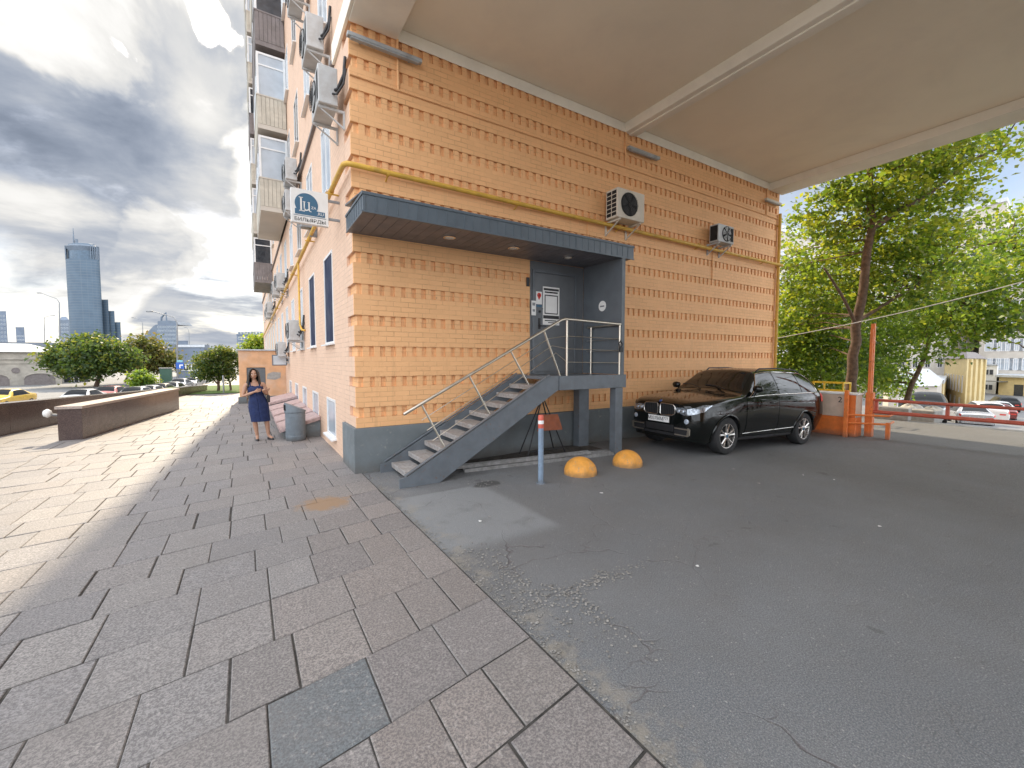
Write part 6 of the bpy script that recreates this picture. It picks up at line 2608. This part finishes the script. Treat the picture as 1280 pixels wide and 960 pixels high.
# ------------------------------------------------------------ background buildings
def footprint_building(name, label, pts, z0, z1, wallm, roofm, faces=(), roof_h=.5, over=.25, cat='building', group=None, roof_kind='flat', winm=None):
    """pts: footprint, counter-clockwise or not; faces: (edge index, rows, cols, w, h, sill0, storey, inset)"""
    cx = sum(p[0] for p in pts) / len(pts)
    cy = sum(p[1] for p in pts) / len(pts)
    t = thing(name, label, cat, (cx, cy, z0), 0, group)
    b = MB()
    n = len(pts)
    for k in range(n):
        a, c = pts[k], pts[(k + 1) % n]
        b.face([(a[0], a[1], z0), (c[0], c[1], z0), (c[0], c[1], z1), (a[0], a[1], z1)])
    b.face([(p[0], p[1], z1) for p in pts])
    b.build('wall', wallm, t)
    r = MB()
    g = [(cx + (p[0] - cx) * (1 + over / max(2, math.hypot(p[0] - cx, p[1] - cy))), cy + (p[1] - cy) * (1 + over / max(2, math.hypot(p[0] - cx, p[1] - cy)))) for p in pts]
    i = len(r.v)
    if roof_kind == 'flat':
        r.prism(g, Matrix.Translation((0, 0, z1 + .003)), roof_h)
    else:
        r.v += [(p[0], p[1], z1 + .003) for p in g] + [((p[0] * .45 + cx * .55), (p[1] * .45 + cy * .55), z1 + roof_h) for p in g]
        for k in range(n):
            r.f.append((k, (k + 1) % n, n + (k + 1) % n, n + k))
            r.m.append(0)
        r.f.append(tuple(n + k for k in range(n)))
        r.m.append(0)
    r.build('roof', roofm, t)
    for (ed, rows, cols_, w, h, s0, sto, ins) in faces:
        a, c = Vector((*pts[ed], 0)), Vector((*pts[(ed + 1) % n], 0))
        d = c - a
        L = d.length
        d.normalize()
        nr = Vector((d.y, -d.x, 0))
        if nr.dot(CAM - (a + c) / 2) < 0:
            nr = -nr
        for rr_ in range(rows):
            for cc in range(cols_):
                ctr = a + d * (ins + (L - 2 * ins) * (cc + .5) / cols_)
                z = s0 + rr_ * sto
                m_ = Matrix((d, nr, Vector((0, 0, 1)))).transposed().to_4x4()
                m_.translation = Vector((ctr.x, ctr.y, z))
                f = MB()
                q = min(.10, w * .1)
                f.box(-w / 2 - q, w / 2 + q, .004, .07, -q, 0, 0, m_)
                f.box(-w / 2 - q, w / 2 + q, .004, .06, h, h + q, 0, m_)
                f.box(-w / 2 - q, -w / 2, .004, .06, 0, h, 0, m_)
                f.box(w / 2, w / 2 + q, .004, .06, 0, h, 0, m_)
                if w > .9:
                    f.box(-q * .3, q * .3, .012, .05, 0, h, 0, m_)
                    f.box(-w / 2, w / 2, .012, .048, h * .68, h * .68 + q * .6, 0, m_)
                wn = f.build('window', M_FRAME, t)
                g_ = MB()
                g_.box(-w / 2, w / 2, .006, .012, 0, h, 0, m_)
                g_.build('pane', winm or M_DARKWIN, wn)
    return t


def xy(u, d):
    p = at(u, 470, d)
    return (p.x, p.y)


# courtyard
yb_ = footprint_building('yellow_building', 'two storey yellow plastered building with narrow windows and pilasters in the courtyard',
                         [xy(1180, 62), xy(1208, 50), xy(1230, 58), xy(1206, 78)], -4.2, 2.1, M_YWALL, M_BALCD,
                         [(0, 1, 7, .45, 2.0, -2.0, 3, 1.0), (0, 1, 4, .5, .9, -3.6, 3, 1.6)], .9, .6, roof_kind='hip')
e0, e1 = Vector((*xy(1208, 50), 0)), Vector((*xy(1230, 58), 0))
for q in (.12, .36, .64, .94):
    b = MB()
    p = e0.lerp(e1, q)
    n_ = (CAM - p)
    n_.z = 0
    n_.normalize()
    p += n_ * .12
    b.box(p.x - .28, p.x + .28, p.y - .22, p.y + .22, -4.2, 2.0)
    b.build('pilaster', M_YWALL, yb_)
footprint_building('wing_building', 'low yellow wing with small windows in front of the long yellow building',
                   [xy(1150, 52), xy(1180, 47), xy(1184, 60), xy(1155, 66)], -4.2, -.7, M_YWALL, M_ROOF, [(0, 1, 6, .5, .9, -2.7, 2, .5)], .4, .4)
footprint_building('grey_facade_block', 'large pale grey office block with white windows at the back of the courtyard',
                   [xy(1222, 84), xy(1345, 74), xy(1400, 110), xy(1235, 120)], -4.3, 15.5, M_GWALL, M_ROOF,
                   [(0, 4, 9, 1.5, 2.1, 3.0 - 2.9, 3.6, 1.0)], .8, .4, winm=M_CURT)
footprint_building('white_block', 'small white annex with dark windows beside the yellow building',
                   [xy(1227, 78), xy(1246, 75), xy(1248, 83), xy(1230, 84)], -4.3, .9, M_WHITE, M_ROOF, [(0, 2, 2, .8, .9, -3.4, 2.7, .6)], .25, .2)
lb = footprint_building('loading_building', 'low yellow loading wall with a dark door and a grey canopy before the office block',
                        [xy(1249, 74), xy(1330, 66), xy(1340, 74), xy(1252, 82)], -4.3, -1.0, M_YWALL, M_ROOF, [], .35, .7)
d0, d1 = Vector((*xy(1249, 74), 0)), Vector((*xy(1330, 66), 0))
dd_ = (d1 - d0).normalized()
nn_ = Vector((dd_.y, -dd_.x, 0))
if nn_.dot(CAM - d0) < 0:
    nn_ = -nn_
m_ = Matrix((dd_, nn_, Vector((0, 0, 1)))).transposed().to_4x4()
p = d0.lerp(d1, .34)
m_.translation = Vector((p.x, p.y, -4.2))
b = MB()
b.box(-.6, .6, .003, .06, 0, 2.0, 0, m_)
b.build('door', M_DARKWIN, lb)
b = MB()
b.box(-7.5, -1.5, .003, 1.3, 2.35, 2.5, 0, m_)
b.build('canopy', M_POLE, lb)
footprint_building('white_shed', 'low shed with a pale sloping metal roof behind the thin leaning tree',
                   [xy(1112, 34), xy(1172, 36), xy(1178, 46), xy(1105, 44)], -3.2, -.25, M_GWALL, M_ROOF, [(0, 1, 3, .9, .9, -2.2, 2, .8)], 1.3, .4, roof_kind='hip')
footprint_building('tall_apartment_block', 'pale tall apartment block rising above the treetops at the right',
                   [xy(1192, 150), xy(1245, 140), xy(1258, 165), xy(1204, 176)], -4, 53, M_GWALL, M_ROOF, [(0, 6, 6, 1.6, 1.6, 30, 3.6, 1.0)], 1.2, .5)
footprint_building('cream_apartment_block', 'cream apartment block with blue windows glimpsed between the wall end and the tree',
                   [xy(962, 62), xy(1035, 70), xy(1045, 90), xy(960, 84)], -4, 20.5, M_GWALL, M_ROOF, [(0, 5, 6, 1.5, 1.7, 2.5, 3.4, 1.0)], .9, .5, winm=M_CURT)
footprint_building('pale_office_block', 'long pale block filling the gap behind the courtyard trees',
                   [xy(1040, 78), xy(1215, 92), xy(1222, 120), xy(1040, 110)], -4.2, 17, M_GWALL, M_ROOF, [(0, 4, 10, 1.5, 1.9, .5, 3.8, 1.5)], .8, .5)

# street side
gb = footprint_building('stone_garage_building', 'old pale stone building with arched garage openings and a grey metal roof',
                        [xy(-70, 57), xy(76, 66), xy(85, 82), xy(-80, 76)], -2.3, 3.1, M_OLDW, M_ROOF, [], 1.4, .5, roof_kind='hip')
d0, d1 = Vector((*xy(-70, 57), 0)), Vector((*xy(76, 66), 0))
dd_ = (d1 - d0).normalized()
LL = (d1 - d0).length
nn_ = Vector((dd_.y, -dd_.x, 0))
if nn_.dot(CAM - d0) < 0:
    nn_ = -nn_
m_ = Matrix((dd_, nn_, Vector((0, 0, 1)))).transposed().to_4x4()
m_.translation = Vector((d0.x, d0.y, -1.9))
mv = m_ @ Matrix.Rotation(R(90), 4, 'X')      # prism plane: x along wall, y up


def wall_prism(bb, poly, dd0, th):
    bb.prism(poly, m_ @ Matrix(((1, 0, 0, 0), (0, 0, 1, dd0), (0, 1, 0, 0), (0, 0, 0, 1))), th)


b = MB()
b.box(-.1, LL + .1, .003, .18, 3.9, 4.15, 0, m_)
b.box(-.1, LL + .1, .003, .10, 3.3, 3.42, 0, m_)
b.build('cornice', M_OLDW, gb)
for k in range(4):
    x = LL - 2.2 - 4.6 * k
    arch = [(x - 1.6, 0), (x + 1.6, 0), (x + 1.6, 1.1)] + [(x + 1.6 * math.cos(PI * q / 10), 1.1 + .75 * math.sin(PI * q / 10)) for q in range(1, 10)] + [(x - 1.6, 1.1)]
    b = MB()
    wall_prism(b, arch, .004, .03)
    b.build('arched_door', M_BALCD, gb)
    b = MB()
    ring = [m_ @ Vector((px_, .05, pz_)) for px_, pz_ in arch[2:]]
    b.tube(ring, .09, 6)
    b.build('arch_moulding', M_OLDW, gb)
for k in range(3):
    x = LL - 4.55 - 4.6 * k
    b = MB()
    b.lathe([(.42, .004), (.42, .07), (.30, .07)], 18, m_ @ Matrix(((1, 0, 0, x), (0, 0, 1, 0), (0, 1, 0, 2.3), (0, 0, 0, 1))))
    b.build('round_window', M_BALCD, gb)
gb2 = footprint_building('arched_stone_wing', 'shaded stone wing with two arches behind the wide dark green tree',
                         [xy(78, 71), xy(112, 73), xy(118, 84), xy(84, 82)], -2.3, 2.0, M_OLDW, M_ROOF, [(0, 1, 2, 1.7, 1.8, -1.9, 2, .4)], .5, .3)

ov = thing('overpass', 'long grey road overpass crossing behind the trees', 'bridge', (-40, 165, -2))
b = MB()
o0, o1 = at(-120, 440, 118), at(262, 440, 150)
dd_ = Vector((o1.x - o0.x, o1.y - o0.y, 0))
LL = dd_.length
dd_.normalize()
mo = Matrix((dd_, Vector((-dd_.y, dd_.x, 0)), Vector((0, 0, 1)))).transposed().to_4x4()
mo.translation = Vector((o0.x, o0.y, 0))
b.box(0, LL, 0, 12, 4.6, 6.2, 0, mo)
b.build('deck', M_BRIDGE, ov)
b = MB()
b.box(0, LL, -.2, .1, 5.9, 7.3, 0, mo)
b.build('parapet', M_BRIDGE, ov)
for k in range(6):
    b = MB()
    x = 12 + 24 * k
    b.box(x - .8, x + .8, 4, 8, -2, 4.59, 0, mo)
    b.build('pier', M_BRIDGE, ov)

tw = thing('glass_tower', 'tall blue glass hotel tower with an oval crown and stepped side wings', 'tower', tuple(B(104, 450, 585, -2)))


def rect_at(u0, u1, d, depth):
    a, c = at(u0, 450, d), at(u1, 450, d)
    n_ = (at((u0 + u1) / 2, 450, d + depth) - at((u0 + u1) / 2, 450, d))
    return [(a.x, a.y), (c.x, c.y), (c.x + n_.x, c.y + n_.y), (a.x + n_.x, a.y + n_.y)]


def zt(v, d):
    return at(100, v, d).z


ca_, cb_ = at(91, 450, 585), at(129.5, 450, 585)
cc_ = (ca_ + cb_) / 2
ax = (cb_ - ca_) / 2
pdir = Vector((-ax.y, ax.x, 0)).normalized()
if pdir.dot(cc_ - CAM) < 0:
    pdir = -pdir


def oval(k, n=40, dep=.45):
    return [(cc_.x + ax.x * k * math.cos(2 * PI * j / n) + pdir.x * ax.length * dep * k * math.sin(2 * PI * j / n),
             cc_.y + ax.y * k * math.cos(2 * PI * j / n) + pdir.y * ax.length * dep * k * math.sin(2 * PI * j / n)) for j in range(n)]


def tower_mat():
    m = bpy.data.materials.new('tower_curtain_wall')
    m.use_nodes = True
    T = NT(m.node_tree)
    p = T.n['Principled BSDF']
    tcn = T.add('ShaderNodeTexCoord')
    sp = T.add('ShaderNodeSeparateXYZ')
    T.put(sp.inputs[0], tcn.outputs['Object'])
    z = T.math('FRACT', T.math('MULTIPLY', sp.outputs[2], 1 / 3.6))
    x = T.math('FRACT', T.math('MULTIPLY', T.math('ADD', sp.outputs[0], sp.outputs[1]), 1 / 4.2))
    ln = T.math('MAXIMUM', T.ramp(z, .78, .86), T.math('MULTIPLY', T.ramp(x, .86, .92), .6))
    c = T.mix(ln, (.085, .125, .17), (.135, .165, .195))
    c = T.mix(T.ramp(T.noise(tcn.outputs['Object'], .09, 5), .35, .65, 0, .35), c, (.13, .18, .23))
    T.put(p.inputs['Base Color'], c)
    p.inputs['Roughness'].default_value = .5
    p.inputs['Specular IOR Level'].default_value = .25
    return m


M_TGL = tower_mat()
b = MB()
b.prism(oval(1.0), Matrix.Translation((0, 0, -2)), zt(325, 585) + 2)
b.build('shaft', M_TGL, tw, smooth=30)
b = MB()
b.prism(oval(.80), Matrix.Translation((0, 0, zt(325, 585))), zt(306, 585) - zt(325, 585))
b.build('crown_core', M_TOWER, tw, smooth=30)
b = MB()
lo, hi = oval(.66), oval(1.02)
i = len(b.v)
b.v += [(x, y, zt(318, 585)) for x, y in lo] + [(x, y, zt(309, 585)) for x, y in hi] + [(x, y, zt(305, 585)) for x, y in oval(.62)]
for s in (0, 40):
    for j in range(40):
        b.f.append((s + j, s + (j + 1) % 40, s + 40 + (j + 1) % 40, s + 40 + j))
        b.m.append(0)
b.f.append(tuple(80 + j for j in range(40)))
b.m.append(0)
b.build('crown_dish', M_TOWERC, tw, smooth=30)
for j in range(0, 40):
    if abs(math.cos(2 * PI * j / 40)) < .80:
        continue
    b = MB()
    x, y = oval(.985)[j]
    b.tube([(x, y, zt(325, 585)), (x, y, zt(308, 585))], .6, 5)
    b.build('crown_column', M_TOWERC, tw)
b = MB()
q = oval(.5)[20]
b.tube([(q[0], q[1], zt(306, 585)), (q[0], q[1], zt(296, 585)), (q[0], q[1], zt(285, 585))], [1.2, .7, .3], 6)
b.build('mast', M_TOWERC, tw)
b = MB()
q = oval(.32)[20]
b.tube([(q[0], q[1], zt(306, 585)), (q[0], q[1], zt(299, 585))], [1.6, 1.4], 8)
b.build('mast', M_TOWERC, tw)
for (u0, u1, v) in ((122, 139, 374), (126, 146, 388), (124, 153, 402)):
    b = MB()
    b.prism(rect_at(u0, u1, 590 + (u1 - 130) * .4, 30), Matrix.Translation((0, 0, -2)), zt(v, 590) + 2)
    b.build('stepped_wing', M_TGL, tw)
footprint_building('slim_office_block', 'slim grey block standing against the left foot of the glass tower', rect_at(77, 89, 470, 14), -2, zt(400, 470), M_TOWERC, M_FAR, [(0, 9, 3, 1.6, 1.8, 8, 4, .6)], 4, .2, roof_kind='hip', winm=M_TOWER)
footprint_building('far_office_block', 'distant grey blue tower block at the left edge', rect_at(-6, 11.5, 480, 20), -2, zt(390, 480), M_FAR, M_FAR, [(0, 10, 4, 1.8, 1.8, 9, 4.6, .8)], 1, .2, winm=M_TOWER)
footprint_building('far_low_block', 'distant low block left of the glass tower', rect_at(22, 33, 480, 20), -2, zt(410, 480), M_FAR, M_FAR, [(0, 3, 4, 1.4, 1.4, 20, 4, .6)], 1, .2, winm=M_TOWER)
gbk = footprint_building('gabled_block', 'grey block with a sloping roofline and an open pointed gable on top', rect_at(197, 224, 420, 30), -2, zt(407, 420), M_TOWERC, M_FAR, [(0, 5, 7, 1.7, 1.8, 18, 3.9, 1)], 1, .2, winm=M_TOWER)
fq = rect_at(197, 224, 420, 30)
d0, d1 = Vector((*fq[0], 0)), Vector((*fq[1], 0))
ex_ = (d1 - d0).normalized()
mg = frame_mx(d0, ex_, (0, 0, 1))
LL = (d1 - d0).length
b = MB()
zz0 = zt(407, 420) + 1.0
b.prism([(-15, -2), (0.0, -2), (0.0, zz0), (-2, zz0 - 1), (-15, zt(423, 420))], mg, -20)
b.build('sloped_wing', M_TOWERC, gbk)
b = MB()
b.prism([(.5, zz0), (LL, zz0), (LL * .85, zz0 + 3.5), (LL * .5, zz0 + 4.2), (.5, zz0 + 3.4)], mg @ Matrix.Translation((0, 0, -1.5)), -18)
b.build('curved_attic', M_TOWERC, gbk)
b = MB()
b.tube([mg @ Vector((1.2, zz0 + 3.2, -5)), mg @ Vector((1.6, zz0 + 7.5, -5)), mg @ Vector((6.3, zz0 + 12, -5)), mg @ Vector((6.6, zz0 + 4, -5))], .9, 4)
b.build('open_gable', M_TOWERC, gbk)
footprint_building('far_flats', 'pale distant flats beyond the round tree and the annex', rect_at(297, 331, 260, 20), -2, zt(419, 260), M_FAR, M_FAR, [(0, 4, 8, 1.5, 1.5, 8, 3.2, .8)], .8, .2, winm=M_TOWER)
footprint_building('far_flats', 'small distant flats between the gabled block and the round tree', rect_at(224, 236, 300, 16), -2, zt(427, 300), M_FAR, M_FAR, [(0, 2, 5, 1.2, 1.4, 8, 3, .5)], .6, .2, winm=M_TOWER)
footprint_building('roadside_block', 'grey roadside block with light panels behind the blue road sign', rect_at(222, 256, 90, 10), -2, zt(434, 90), M_FAR, M_ROOF, [(0, 1, 4, 1.2, 1.2, -.2, 2, .5)], .5, .2)
# a courtyard tree standing to the right of the photograph, seen mirrored in the car's flank
tree('broadleaf_tree', 'full green tree standing to the right of the boom gate in the courtyard', (17.8, -9.2, -.15),
     [([(17.8, -9.2, -.3), (17.7, -9.1, 3.0), (17.9, -9.2, 6.0)], .25, .12)],
     [((16.9, -8.5, 3.4), (1.8, 1.7, 1.5), 100), ((17.6, -8.4, 5.6), (1.9, 1.8, 1.7), 90), ((17.7, -11.2, 4.8), (2.2, 2.2, 2.2), 90), ((16.6, -8.2, 1.7), (1.4, 1.4, .9), 80), ((16.7, -10.8, 2.2), (1.7, 1.7, 1.3), 60)],
     .18, per=24, spread=.36, seed=67, ntw=26)
